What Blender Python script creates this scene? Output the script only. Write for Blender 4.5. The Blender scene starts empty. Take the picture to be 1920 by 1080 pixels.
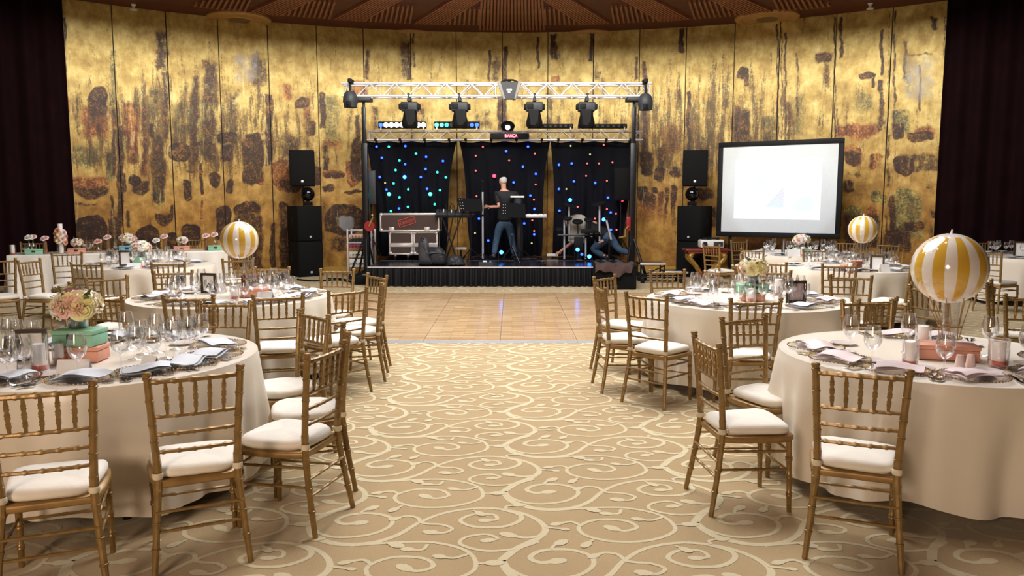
import bpy, bmesh, math, random
import numpy as np
from mathutils import Vector, Matrix
S = bpy.context.scene
COL = S.collection
PI = math.pi
rnd = random.Random(7)

# ---------------------------------------------------------------- camera, world, light, exposure
F, H = 1450.0, 1.655
PITCH = math.atan(161 / 1450)
cd = bpy.data.cameras.new('camera'); cam = bpy.data.objects.new('camera', cd); COL.objects.link(cam)
cd.sensor_width = 36; cd.lens = 36 * F / 1920; cd.clip_start = .05; cd.clip_end = 200
cam.location = (0, 0, H); cam.rotation_euler = (PI / 2 - PITCH, 0, 0)
S.camera = cam
S.view_settings.view_transform = 'Standard'; S.view_settings.look = 'None'
S.view_settings.exposure = 0.0; S.view_settings.gamma = 1.0; S.view_settings.use_curve_mapping = False
W = bpy.data.worlds.new('world'); S.world = W; W.use_nodes = True
W.node_tree.nodes['Background'].inputs[0].default_value = (1.0, .8, .62, 1)
W.node_tree.nodes['Background'].inputs[1].default_value = 0.03

def area(name, loc, target, size, power, col, shape='DISK', sy=None, spread=PI):
    l = bpy.data.lights.new(name, 'AREA'); l.shape = shape; l.size = size
    if sy: l.size_y = sy
    l.energy = power; l.color = col; l.spread = spread
    o = bpy.data.objects.new(name, l); COL.objects.link(o); o.location = loc
    o.rotation_euler = (Vector(target) - Vector(loc)).to_track_quat('-Z', 'Y').to_euler()
    return o
def spot(name, loc, target, power, col, angle=60, blend=.6, size=.1):
    l = bpy.data.lights.new(name, 'SPOT'); l.energy = power; l.color = col
    l.spot_size = math.radians(angle); l.spot_blend = blend; l.shadow_soft_size = size
    o = bpy.data.objects.new(name, l); COL.objects.link(o); o.location = loc
    o.rotation_euler = (Vector(target) - Vector(loc)).to_track_quat('-Z', 'Y').to_euler()
    return o
RC, YC, ZC = 14.55, 4.7, 5.73          # round room: radius, centre, ceiling height
area('cove_light', (0, 9.6, 6.85), (0, 9.6, 0), 7.4, 1050, (.96, .97, 1.0))
for k in range(18):                     # the small bright bulbs of the ceiling lamps
    l = bpy.data.lights.new('ceiling_bulb', 'POINT'); l.energy = 66; l.color = (1, .98, .95); l.shadow_soft_size = .11
    o = bpy.data.objects.new('ceiling_bulb', l); COL.objects.link(o); o.location = ((2.6 + 1.6 * (k % 2)) * math.cos(.349 * k), 9.2 + (2.6 + 1.6 * (k % 2)) * math.sin(.349 * k), 6.55)
area('rear_light', (-2.4, -2.6, 2.5), (0.6, 6, .7), 1.7, 235, (1, .76, .58))
spot('projector_beam', (1.5, 8.2, 3.4), (5.72, 16.5, 1.95), 620, (.80, .90, 1), 15.5, .25, .05)
for k in range(11):                     # wall washers in the raised middle of the ceiling, throwing under its edge
    a = math.radians(-40 + 8 * k)
    spot('wall_washer', (6.8 * math.sin(a), YC + 6.8 * math.cos(a), 6.4), (RC * math.sin(a), YC + RC * math.cos(a), 3.6), 600, (1, .94, .76), 48, .7, .45)

# ---------------------------------------------------------------- pixel helpers (1920x1080 photograph -> real points)
cp, sp = math.cos(PITCH), math.sin(PITCH)
def ray(px, py):
    x, u = (px - 960) / F, -(py - 540) / F
    return Vector((x, cp + u * sp, -sp + u * cp))
def ground(px, py, z=0.0):
    d = ray(px, py); t = (z - H) / d.z
    return Vector((d.x * t, d.y * t, z))
def at(px, py, Y):
    d = ray(px, py); t = Y / d.y
    return Vector((d.x * t, Y, H + d.z * t))
def wallpt(px, py, r=RC):
    d = ray(px, py); a = d.x**2 + d.y**2; b = -2 * d.y * YC; c = YC**2 - r * r
    t = (-b + math.sqrt(b * b - 4 * a * c)) / (2 * a)
    return Vector((d.x * t, d.y * t, H + d.z * t))
def project(P):
    P = np.asarray(P); y = P[..., 1]; z = P[..., 2] - H
    zc = y * cp - z * sp; u = y * sp + z * cp
    return 960 + F * P[..., 0] / zc, 540 - F * u / zc
def L(r, g, b):
    f = lambda c: (c / 255 / 12.92) if c / 255 <= .04045 else ((c / 255 + .055) / 1.055)**2.4
    return (f(r), f(g), f(b), 1)

# ---------------------------------------------------------------- mesh builder
class MB:
    def __init__(s): s.v = []; s.f = []; s.M = None
    def add(s, vs, fs):
        b = len(s.v)
        s.v += [tuple(s.M @ Vector(p)) for p in vs] if s.M is not None else [tuple(p) for p in vs]
        s.f += [tuple(i + b for i in f) for f in fs]; return s
    def box(s, x0, x1, y0, y1, z0, z1):
        return s.add([(x0, y0, z0), (x1, y0, z0), (x1, y1, z0), (x0, y1, z0), (x0, y0, z1), (x1, y0, z1), (x1, y1, z1), (x0, y1, z1)],
                     [(3, 2, 1, 0), (4, 5, 6, 7), (0, 1, 5, 4), (1, 2, 6, 5), (2, 3, 7, 6), (3, 0, 4, 7)])
    def rbox(s, cx, cy, cz, sx, sy, sz, b=.01, seg=2):
        bm = bmesh.new(); bmesh.ops.create_cube(bm, size=1)
        for v in bm.verts: v.co = (v.co.x * sx, v.co.y * sy, v.co.z * sz)
        bmesh.ops.bevel(bm, geom=bm.edges[:], offset=b, segments=seg, affect='EDGES', profile=.5)
        bm.verts.index_update()
        s.add([(v.co.x + cx, v.co.y + cy, v.co.z + cz) for v in bm.verts], [[v.index for v in f.verts] for f in bm.faces]); bm.free(); return s
    def tube(s, pts, r, n=8, cap=True):
        pts = [Vector(p) for p in pts]; m = len(pts)
        rs = r if isinstance(r, (list, tuple)) else [r] * m
        vs, fs = [], []; up = None
        for i, p in enumerate(pts):
            t = (pts[min(i + 1, m - 1)] - pts[max(i - 1, 0)])
            if t.length < 1e-9: t = Vector((0, 0, 1))
            t.normalize()
            if up is None: up = Vector((0, 0, 1)) if abs(t.z) < .9 else Vector((1, 0, 0))
            a = (up - t * up.dot(t))
            if a.length < 1e-6: a = t.orthogonal()
            a.normalize(); up = a; b = t.cross(a)
            for k in range(n):
                th = 2 * PI * k / n; vs.append(p + (a * math.cos(th) + b * math.sin(th)) * rs[i])
        for i in range(m - 1):
            for k in range(n):
                k2 = (k + 1) % n; fs.append((i * n + k, i * n + k2, (i + 1) * n + k2, (i + 1) * n + k))
        if cap: fs += [tuple(range(n - 1, -1, -1)), tuple(range((m - 1) * n, m * n))]
        return s.add(vs, fs)
    def cyl(s, p0, p1, r0, r1=None, n=12, cap=True): return s.tube([p0, p1], [r0, r0 if r1 is None else r1], n, cap)
    def lathe(s, prof, n=24, c=(0, 0, 0), cap=False):
        vs, fs = [], []
        for r, z in prof:
            for k in range(n):
                th = 2 * PI * k / n; vs.append((c[0] + r * math.cos(th), c[1] + r * math.sin(th), c[2] + z))
        for i in range(len(prof) - 1):
            for k in range(n):
                k2 = (k + 1) % n; fs.append((i * n + k, i * n + k2, (i + 1) * n + k2, (i + 1) * n + k))
        if cap: fs += [tuple(range(n - 1, -1, -1)), tuple(range((len(prof) - 1) * n, len(prof) * n))]
        return s.add(vs, fs)
    def ball(s, c, r, n=14, m=9, sx=1, sy=1, sz=1):
        vs = [(c[0], c[1], c[2] - r * sz)]; fs = []
        for i in range(1, m):
            ph = -PI / 2 + PI * i / m
            for k in range(n):
                th = 2 * PI * k / n
                vs.append((c[0] + r * sx * math.cos(ph) * math.cos(th), c[1] + r * sy * math.cos(ph) * math.sin(th), c[2] + r * sz * math.sin(ph)))
        vs.append((c[0], c[1], c[2] + r * sz)); e = len(vs) - 1
        for k in range(n):
            k2 = (k + 1) % n; fs.append((0, 1 + k2, 1 + k)); fs.append((e, 1 + (m - 2) * n + k, 1 + (m - 2) * n + k2))
            for i in range(m - 2): fs.append((1 + i * n + k, 1 + i * n + k2, 1 + (i + 1) * n + k2, 1 + (i + 1) * n + k))
        return s.add(vs, fs)
    def prism(s, poly, z0, z1):
        n = len(poly); vs = [(x, y, z0) for x, y in poly] + [(x, y, z1) for x, y in poly]
        return s.add(vs, [tuple(range(n - 1, -1, -1)), tuple(range(n, 2 * n))] + [(i, (i + 1) % n, n + (i + 1) % n, n + i) for i in range(n)])
    def prismy(s, poly, y0, y1):          # polygon in x,z extruded along y
        n = len(poly); vs = [(x, y0, z) for x, z in poly] + [(x, y1, z) for x, z in poly]
        return s.add(vs, [tuple(range(n)), tuple(range(2 * n - 1, n - 1, -1))] + [(i, n + i, n + (i + 1) % n, (i + 1) % n) for i in range(n)])
    def grid(s, rows):                    # rows of points
        n = len(rows[0]); vs = [p for r in rows for p in r]
        return s.add(vs, [(i * n + j, i * n + j + 1, (i + 1) * n + j + 1, (i + 1) * n + j) for i in range(len(rows) - 1) for j in range(n - 1)])
    def mesh(s, name, m, smooth=True, ang=38):
        me = bpy.data.meshes.new(name); me.from_pydata(s.v, [], s.f)
        if m is not None: me.materials.append(m)
        if smooth:
            me.polygons.foreach_set('use_smooth', [True] * len(me.polygons)); me.set_sharp_from_angle(angle=math.radians(ang))
        me.update(); return me
    def obj(s, name, m, parent=None, smooth=True, ang=38): return put(name, s.mesh(name, m, smooth, ang), parent)
def put(name, me, parent=None, loc=None, rotz=None):
    o = bpy.data.objects.new(name, me); COL.objects.link(o)
    if parent is not None: o.parent = parent
    if loc is not None: o.location = loc
    if rotz is not None: o.rotation_euler = (0, 0, rotz)
    return o
LABELS = {}
def tag(o, label, cat, group=None, kind=None):
    if label: o['label'] = label
    if cat: o['category'] = cat
    if group: o['group'] = group
    if kind: o['kind'] = kind
    return o
def thing(name, label, cat, loc=(0, 0, 0), rotz=0, group=None):
    o = bpy.data.objects.new(name, None); COL.objects.link(o); o.empty_display_size = .1
    o.location = loc; o.rotation_euler = (0, 0, rotz)
    return tag(o, label, cat, group)
def struct(o): o['kind'] = 'structure'; return o
KIDS = {}
def dup(root, loc, rotz=0, label=None, group=None, scale=None):
    r = root.copy(); COL.objects.link(r); r.location = loc; r.rotation_euler = (0, 0, rotz)
    if label: r['label'] = label
    if group: r['group'] = group
    if scale: r.scale = (scale,) * 3
    if root.name not in KIDS: KIDS[root.name] = [(c, list(c.children)) for c in root.children]
    for c, gs in KIDS[root.name]:
        d = c.copy(); COL.objects.link(d); d.parent = r
        for g in gs:
            e = g.copy(); COL.objects.link(e); e.parent = d
    return r
def smoothpath(P, n=6):
    P = [Vector(p) for p in P]; out = []
    for i in range(len(P) - 1):
        a, b, c, d = P[max(i - 1, 0)], P[i], P[i + 1], P[min(i + 2, len(P) - 1)]
        for k in range(n):
            t = k / n
            out.append(.5 * ((2 * b) + (c - a) * t + (2 * a - 5 * b + 4 * c - d) * t * t + (3 * b - a - 3 * c + d) * t**3))
    return out + [P[-1]]

# ---------------------------------------------------------------- materials
def nodes(name):
    m = bpy.data.materials.new(name); m.use_nodes = True
    t = m.node_tree; return m, t, t.nodes['Principled BSDF']
def N(t, typ, **kw):
    n = t.nodes.new(typ)
    for k, v in kw.items():
        if k == 'i':
            for a, b in v.items(): n.inputs[a].default_value = b
        else: setattr(n, k, v)
    return n
def ramp(t, stops, interp='LINEAR'):
    r = t.nodes.new('ShaderNodeValToRGB'); r.color_ramp.interpolation = interp
    e = r.color_ramp.elements
    while len(e) < len(stops): e.new(.5)
    for k, (p, c) in enumerate(stops): e[k].position = p; e[k].color = c if len(c) == 4 else (*c, 1)
    return r
def mat(name, col, rough=.5, metal=0., var=.12, scale=14, bump=0., bscale=60, coat=0, spec=.5, sheen=0):
    m, t, b = nodes(name); k = t.links.new
    tc = N(t, 'ShaderNodeTexCoord'); nz = N(t, 'ShaderNodeTexNoise', i={'Scale': scale, 'Detail': 4}); k(tc.outputs['Object'], nz.inputs['Vector'])
    lo = tuple(c * (1 - var) for c in col[:3]); hi = tuple(min(1, c * (1 + var)) for c in col[:3])
    r = ramp(t, [(.3, lo), (.7, hi)]); k(nz.outputs[0], r.inputs[0]); k(r.outputs[0], b.inputs['Base Color'])
    b.inputs['Roughness'].default_value = rough; b.inputs['Metallic'].default_value = metal
    b.inputs['Specular IOR Level'].default_value = spec
    if coat: b.inputs['Coat Weight'].default_value = coat
    if sheen: b.inputs['Sheen Weight'].default_value = sheen
    if bump:
        n2 = N(t, 'ShaderNodeTexNoise', i={'Scale': bscale, 'Detail': 3}); k(tc.outputs['Object'], n2.inputs['Vector'])
        bp = N(t, 'ShaderNodeBump', i={'Strength': bump, 'Distance': .01}); k(n2.outputs[0], bp.inputs['Height']); k(bp.outputs[0], b.inputs['Normal'])
    return m
def emit(name, col, strength):
    m, t, b = nodes(name)
    b.inputs['Base Color'].default_value = (.02, .02, .02, 1)
    b.inputs['Emission Color'].default_value = (*col, 1); b.inputs['Emission Strength'].default_value = strength
    return m
def glassmat(name, tint=(1, 1, 1), lo=.03, hi=.82, rough=.02):
    m = bpy.data.materials.new(name); m.use_nodes = True; t = m.node_tree; t.nodes.clear(); k = t.links.new
    o = N(t, 'ShaderNodeOutputMaterial'); tr = N(t, 'ShaderNodeBsdfTransparent'); tr.inputs[0].default_value = (*tint, 1)
    g = N(t, 'ShaderNodeBsdfGlossy'); g.inputs['Roughness'].default_value = rough; g.inputs[0].default_value = (1, 1, 1, 1)
    lw = N(t, 'ShaderNodeLayerWeight', i={'Blend': .35}); mr = N(t, 'ShaderNodeMapRange', i={'From Min': 0, 'From Max': 1, 'To Min': lo, 'To Max': hi})
    k(lw.outputs['Facing'], mr.inputs[0]); mx = N(t, 'ShaderNodeMixShader'); k(mr.outputs[0], mx.inputs[0])
    k(tr.outputs[0], mx.inputs[1]); k(g.outputs[0], mx.inputs[2]); k(mx.outputs[0], o.inputs[0])
    return m
M_gold = mat('chair_gold_paint', L(138, 110, 64), .36, .35, .2, 25, .08, 90)
M_golddark = mat('chair_seat_wood', L(146, 114, 66), .4, .3, .2, 18)
M_cush = mat('cushion_cloth', L(228, 222, 208), .8, 0, .05, 8, .1, 120)
M_strap = mat('strap_cloth', L(215, 205, 180), .8)
M_black = mat('black_plastic', L(12, 12, 14), .65, 0, .2, spec=.25)
M_black2 = mat('black_metal', L(30, 30, 32), .35, .5, .2)
M_grey = mat('dark_grey_plastic', L(50, 53, 57), .55, 0, .15, spec=.4)
M_alu = mat('aluminium', L(212, 212, 216), .35, .45, .06)
M_chrome = mat('chrome_steel', L(215, 213, 208), .12, 1, .03)
M_white = mat('white_plastic', L(228, 226, 220), .4, 0, .04)
M_glass = glassmat('clear_glass')
# ================================================================ ROOM
def arc(a, r): return (r * math.sin(a), YC + r * math.cos(a))
# ---- carpet floor
m, t, b = nodes('carpet'); k = t.links.new
tc = N(t, 'ShaderNodeTexCoord'); n1 = N(t, 'ShaderNodeTexNoise', i={'Scale': 260, 'Detail': 2}); n2 = N(t, 'ShaderNodeTexNoise', i={'Scale': 1.6, 'Detail': 3})
k(tc.outputs['Object'], n1.inputs[0]); k(tc.outputs['Object'], n2.inputs[0])
r1 = ramp(t, [(.3, L(160, 137, 99)), (.7, L(186, 163, 121))]); k(n1.outputs[0], r1.inputs[0])
mx = N(t, 'ShaderNodeMix', data_type='RGBA', blend_type='MULTIPLY'); mx.inputs[0].default_value = .35
r2 = ramp(t, [(.3, (.75, .72, .68)), (.7, (1, 1, 1))]); k(n2.outputs[0], r2.inputs[0]); k(r1.outputs[0], mx.inputs[6]); k(r2.outputs[0], mx.inputs[7]); k(mx.outputs[2], b.inputs['Base Color'])
b.inputs['Roughness'].default_value = .95; b.inputs['Specular IOR Level'].default_value = .1; b.inputs['Sheen Weight'].default_value = .2
bp = N(t, 'ShaderNodeBump', i={'Strength': .5, 'Distance': .004}); k(n1.outputs[0], bp.inputs['Height']); k(bp.outputs[0], b.inputs['Normal'])
M_carpet = m
M_scroll = mat('carpet_scroll_pile', L(204, 192, 158), .95, 0, .06, 260, .4, 260, spec=.1)
f = MB(); f.prism([arc(2 * PI * i / 64, RC + .3) for i in range(63, -1, -1)], -.1, 0)
floor = struct(f.obj('floor', M_carpet, smooth=False)); floor['label'] = 'beige carpet with cream scroll pattern covering the hall floor'

# scroll motif, in metres; lattice a=(1,.43), b=(0,.86)
def stroke(mb, P, w0, w1, blob0=0, blob1=0, ox=0, oy=0, n=5):
    pass
MOT = [  # control points, width start, width end, blob at start, blob at end
 ([(-.22, 0), (-.16, -.16), (-.02, -.255), (.14, -.245), (.26, -.15), (.35, 0), (.48, .13), (.67, .19), (.85, .14), (.96, .036), (1., -.09), (.95, -.2), (.85, -.31), (.78, -.43)], .05, .05, 0, 0),
 ([(.04, -.005), (-.04, -.02), (-.085, .03), (-.03, .10), (.09, .115), (.19, .06), (.205, -.04), (.13, -.14), (0, -.18), (-.11, -.155), (-.2, -.06)], .03, .02, .036, 0),
 ([(.34, .36), (.40, .325), (.47, .37), (.42, .45), (.28, .465), (.175, .38), (.20, .27), (.34, .2), (.52, .22), (.66, .34), (.62, .52), (.45, .62), (.25, .62), (.05, .585)], .024, .022, .036, 0),
 ([(-.31, .455), (-.25, .465), (-.27, .53), (-.38, .53), (-.44, .45), (-.36, .375), (-.22, .375), (-.13, .45), (-.13, .53), (-.22, .6)], .02, .03, .03, 0),
 ([(-.29, .215), (-.24, .235), (-.3, .285), (-.40, .25), (-.42, .17), (-.3, .1), (-.16, .12), (-.04, .2)], .02, .022, .03, 0),
 ([(-.19, .28), (-.1, .245), (0., .28)], .03, .02, .036, 0),
 ([(.215, .045), (.27, .08), (.33, .06), (.355, .0)], .02, .024, .028, 0),
 ([(.42, -.12), (.485, -.13), (.525, -.08), (.47, -.03), (.40, -.02), (.35, -.0)], .02, .022, .034, 0),
 ([(.06, .41), (.14, .435), (.19, .38)], .022, .022, .028, 0),
 ([(.33, .545), (.4, .54), (.42, .6)], .018, .02, .028, 0), ([(.49, .47), (.56, .455), (.63, .5)], .018, .02, .028, 0),
 ([(.0, .37), (.1, .345)], .02, .016, 0, .02), ([(.07, .19), (.03, .15), (.02, .11)], .018, .018, .034, 0),
 ([(.67, .4), (.75, .405)], .016, .016, 0, .036), ([(.19, .165), (.23, .22)], .018, .018, .03, 0),
 ([(.27, -.27), (.22, -.245)], .02, .02, .034, 0), ([(-.13, .66), (-.2, .64), (-.2, .6)], .016, .018, .03, 0), ([(-.34, .54), (-.38, .585)], .018, .014, .03, 0)]
def motif():
    vs, fs = [], []
    for si, (P, w0, w1, b0, b1) in enumerate(MOT):
        Q = smoothpath([(x, y, si * .0001) for x, y in P], 5); m_ = len(Q); base = len(vs)
        for i, p in enumerate(Q):
            tt = i / (m_ - 1); w = (w0 + (w1 - w0) * tt)
            if len(P) > 12 and w0 == .05: w = .024 + .02 * abs(math.cos(PI * tt))**2.2
            d = Q[min(i + 1, m_ - 1)] - Q[max(i - 1, 0)]; nn = Vector((-d.y, d.x, 0)).normalized() * w / 2
            vs += [p - nn, p + nn]
        fs += [(base + 2 * i, base + 2 * i + 2, base + 2 * i + 3, base + 2 * i + 1) for i in range(m_ - 1)][::1]
        for bl, p, q in ((b0, Q[0], Q[1]), (b1, Q[-1], Q[-2])):
            if bl:
                d = (p - q).normalized(); e = Vector((-d.y, d.x, 0)); base = len(vs)
                vs += [p + d * bl * 1.35 * math.cos(2 * PI * i / 10) + e * bl * .8 * math.sin(2 * PI * i / 10) + Vector((0, 0, .00015)) for i in range(10)]; fs.append(tuple(range(base, base + 10)))
    return np.array([tuple(v) for v in vs]), fs
mv, mf = motif()
allv, allf, nb = [], [], 0
for ci in range(-10, 11):
    for rj in range(-12, 34):
        ox, oy = .17 + ci * 1.0, 5.15 + rj * .86 + ci * .43
        if oy < 1.6 or oy > 18.4 or abs(ox) > oy * .75 + 1.2 or math.hypot(ox, oy - YC) > RC - 1.2: continue
        if -3.6 < ox < 3.2 and 10.2 < oy < 13.0: continue
        if -2.3 < ox < 2 and oy > 16: continue
        allv.append(mv + (ox, oy, .0012)); allf += [tuple(i + nb for i in q) for q in mf]; nb += len(mv)
sc = MB(); sc.v = [tuple(p) for p in np.concatenate(allv)]; sc.f = allf
o = sc.obj('scroll_pattern', M_scroll, floor, smooth=False); o['kind'] = 'stuff'

# ---- ceiling: outer ring with slats, raised round recess inside
M_wood = mat('ceiling_wood', L(84, 32, 23), .6, 0, .25, 3, .1, 40)
M_slat = mat('ceiling_slat_wood', L(146, 90, 66), .55, 0, .2, 3)
RI = 10.35
c = MB(); n = 96
c.grid([[(*arc(2 * PI * i / n, r), z) for i in range(n + 1)] for r, z in ((RC + .3, ZC), (RI, ZC), (RI, ZC + .12), (RI + .05, 7.1), (0.01, 7.1))])
ceil = struct(c.obj('ceiling', M_wood, smooth=False))
fin = MB().box(-.02, .02, 0, .10, ZC - .03, ZC + .35).mesh('cove_fin', M_slat, False)
for i in range(-34, 35):
    a = i * .0078 * 1.5; p = arc(a, RI - .08)
    put('cove_fin', fin, ceil, (p[0], p[1], 0), -a)
def slat_mesh(l): return MB().box(-.022, .022, -l / 2, l / 2, -.05, 0).mesh('ceiling_slat', M_slat, False)
SL = {}
def slat(p, q):
    p, q = Vector(p), Vector(q); l = round((q - p).length, 2)
    if l < .06: return
    if l not in SL: SL[l] = slat_mesh(l)
    c_ = (p + q) / 2; put('ceiling_slat', SL[l], ceil, (c_.x, c_.y, ZC), math.atan2(-(q - p).x, (q - p).y))
# trapezoid panels of radial slats at the rim, bundles of diagonal slats between them
PA = 7.5
for j in range(-4, 4):
    sg = 1 if j >= 0 else -1; ac = math.radians((j + .5) * PA + sg * .65)
    for i in range(10):
        a = ac + math.radians((i - 4.5) * .46)
        u = (i / 9 if sg > 0 else 1 - i / 9)
        top = RC - .95 - (1.5 if u < .55 else 1.5 * (1 - (u - .55) / .55))
        slat(arc(a, RC - .95), arc(a, top))
    for i in range(9):                                   # diagonals from the gap toward the room's middle axis
        a = ac - sg * math.radians(PA / 2 + .1) + sg * math.radians((i - 4) * .32)
        x, y = arc(a, RC - .92); d = Vector((-math.sin(a), -math.cos(a))); th = -sg * math.radians(17)
        e = Vector((d.x * math.cos(th) - d.y * math.sin(th), d.x * math.sin(th) + d.y * math.cos(th)))
        if abs(a) > .06: slat((x, y), (x + e.x * 3.1, y + e.y * 3.1))
for i in range(-9, 10):
    a = math.radians(i * .34); slat(arc(a, RC - .45), arc(a, RI + .1))
# flush round ceiling discs
disc = MB().lathe([(.02, -.05), (.28, -.05), (.30, -.035), (.52, -.035), (.54, -.06), (.66, -.06), (.69, -.03), (.69, 0)], 40).mesh('disc_ring', mat('ceiling_disc_paint', L(190, 150, 95), .4, .2), True, 30)
core = MB().lathe([(.001, -.075), (.2, -.075), (.24, -.05)], 32).mesh('disc_core', mat('disc_core_paint', L(120, 92, 60), .4))
for lx, ly, lab in ((448, 34, 'round ceiling disc far left above the gold wall'), (772, 67, 'round ceiling disc left of the slatted centre'), (1106, 67, 'round ceiling disc right of the slatted centre'), (1438, 32, 'round ceiling disc far right above the gold wall')):
    p = wallpt(lx, ly, RC - .95); g_ = ground(lx, ly, ZC)
    t_ = thing('ceiling_diffuser', lab, 'ceiling light', (g_.x, g_.y, ZC)); put('ring', disc, t_); put('core', core, t_)
spr = MB().lathe([(.05, 0), (.05, -.02), (.03, -.04), (.03, -.09), (.07, -.10), (.07, -.12), (.001, -.125)], 16).mesh('detector', M_white)
for lx, ly, lab in ((250, 8, 'small white ceiling detector at the far left'), (1632, 6, 'small white ceiling detector at the far right')):
    g_ = ground(lx, ly, ZC); tag(put('smoke_detector', spr, None, (g_.x, g_.y, ZC)), lab, 'detector')

# ---- mural wall: gold panels on a curved wall
m, t, b = nodes('gold_leaf_mural'); k = t.links.new
at1 = N(t, 'ShaderNodeAttribute', attribute_name='paint'); at2 = N(t, 'ShaderNodeAttribute', attribute_name='wash'); tc = N(t, 'ShaderNodeTexCoord')
sep = N(t, 'ShaderNodeSeparateColor'); k(at1.outputs['Color'], sep.inputs[0]); se2 = N(t, 'ShaderNodeSeparateColor'); k(at2.outputs['Color'], se2.inputs[0])
mp = N(t, 'ShaderNodeMapping', i={'Scale': (1, 1, .35)}); k(tc.outputs['Object'], mp.inputs[0])
nf = N(t, 'ShaderNodeTexNoise', i={'Scale': 9, 'Detail': 8, 'Roughness': .72}); k(mp.outputs[0], nf.inputs[0])
nc = N(t, 'ShaderNodeTexNoise', i={'Scale': 3.2, 'Detail': 6, 'Roughness': .65}); k(tc.outputs['Object'], nc.inputs[0])
ns = N(t, 'ShaderNodeTexNoise', i={'Scale': 26, 'Detail': 4, 'Roughness': .7}); k(tc.outputs['Object'], ns.inputs[0])
def mth(op, a, b_=None, c_=None, clamp=False):
    n_ = N(t, 'ShaderNodeMath', operation=op); n_.use_clamp = clamp
    for i_, v_ in enumerate((a, b_, c_)):
        if v_ is None: continue
        if isinstance(v_, (int, float)): n_.inputs[i_].default_value = v_
        else: k(v_, n_.inputs[i_])
    return n_.outputs[0]
def mixc(fac, a, b_, typ='MIX'):
    n_ = N(t, 'ShaderNodeMix', data_type='RGBA', blend_type=typ)
    for s_, v_ in ((0, fac), (6, a), (7, b_)):
        if isinstance(v_, (int, float, tuple)): n_.inputs[s_].default_value = v_
        else: k(v_, n_.inputs[s_])
    return n_.outputs[2]
gold = ramp(t, [(.25, L(142, 112, 56)), (.45, L(180, 152, 82)), (.6, L(204, 180, 110)), (.78, L(226, 208, 148))]); k(nc.outputs[0], gold.inputs[0])
low = ramp(t, [(.25, L(104, 66, 26)), (.45, L(154, 110, 48)), (.6, L(184, 140, 68)), (.78, L(204, 166, 90))]); k(nc.outputs[0], low.inputs[0])
base = mixc(se2.outputs[0], gold.outputs[0], low.outputs[0])
nb_ = N(t, 'ShaderNodeTexNoise', i={'Scale': 4.2, 'Detail': 11, 'Roughness': .78}); k(tc.outputs['Object'], nb_.inputs[0])
nw = mth('MULTIPLY', mth('SUBTRACT', mth('ADD', mth('MULTIPLY', nb_.outputs[0], .65), mth('MULTIPLY', nf.outputs[0], .35)), .5), 3.4)
nk = mth('ADD', mth('MULTIPLY', nb_.outputs[0], .6), mth('MULTIPLY', ns.outputs[0], .4))
def thr(attr, amp=1.15, lo=.35, hi=.70):
    v = mth('ADD', attr, mth('MULTIPLY', mth('MULTIPLY', nw, amp), mth('MINIMUM', mth('MULTIPLY', attr, 3.), .55)))
    n_ = N(t, 'ShaderNodeMapRange', i={1: lo, 2: hi}); n_.interpolation_type = 'SMOOTHSTEP'; k(v, n_.inputs[0]); return n_.outputs[0]
dk = ramp(t, [(.38, L(30, 17, 14)), (.5, L(56, 34, 24)), (.56, L(104, 70, 34)), (.64, L(160, 118, 56))]); k(nk, dk.inputs[0])
rd = ramp(t, [(.40, L(78, 38, 26)), (.48, L(126, 72, 40)), (.56, L(180, 128, 66))]); k(nk, rd.inputs[0])
gr = ramp(t, [(.38, L(46, 44, 32)), (.47, L(92, 84, 50)), (.54, L(150, 132, 74)), (.62, L(196, 172, 98))]); k(nk, gr.inputs[0])
x1 = mixc(thr(sep.outputs[1]), base, rd.outputs[0]); x2 = mixc(thr(sep.outputs[2], 1.3), x1, gr.outputs[0]); x3 = mixc(thr(sep.outputs[0]), x2, dk.outputs[0])
x4 = mixc(thr(se2.outputs[1], .6), x3, L(140, 138, 142)); 
gl = ramp(t, [(.35, (.62, .58, .5)), (.6, (1, 1, 1))]); k(nf.outputs[0], gl.inputs[0])
# crusty brown drips: tall thin noise, strongest in the middle band; pale worn streaks beside them
m2 = N(t, 'ShaderNodeMapping', i={'Scale': (1, 1, .13)}); k(tc.outputs['Object'], m2.inputs[0]); nd = N(t, 'ShaderNodeTexNoise', i={'Scale': 7, 'Detail': 9, 'Roughness': .75}); k(m2.outputs[0], nd.inputs[0])
dv = mth('ADD', mth('ADD', nd.outputs[0], mth('MULTIPLY', mth('SUBTRACT', ns.outputs[0], .5), .35)), mth('MULTIPLY', se2.outputs[2], .17))
dr_ = N(t, 'ShaderNodeMapRange', i={1: .60, 2: .70}); k(dv, dr_.inputs[0])
pl_ = N(t, 'ShaderNodeMapRange', i={1: .40, 2: .30}); k(nd.outputs[0], pl_.inputs[0])
x5 = mixc(mth('MULTIPLY', pl_.outputs[0], .5), x4, L(240, 226, 168)); x6 = mixc(mth('MULTIPLY', dr_.outputs[0], .85), x5, dk.outputs[0])
k(mixc(.6, x6, gl.outputs[0], 'MULTIPLY'), b.inputs['Base Color'])
b.inputs['Roughness'].default_value = .42; b.inputs['Metallic'].default_value = .25; b.inputs['Specular IOR Level'].default_value = .4
bp = N(t, 'ShaderNodeBump', i={'Strength': .35, 'Distance': .02}); k(nf.outputs[0], bp.inputs['Height']); k(bp.outputs[0], b.inputs['Normal'])
M_mural = m

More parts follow.
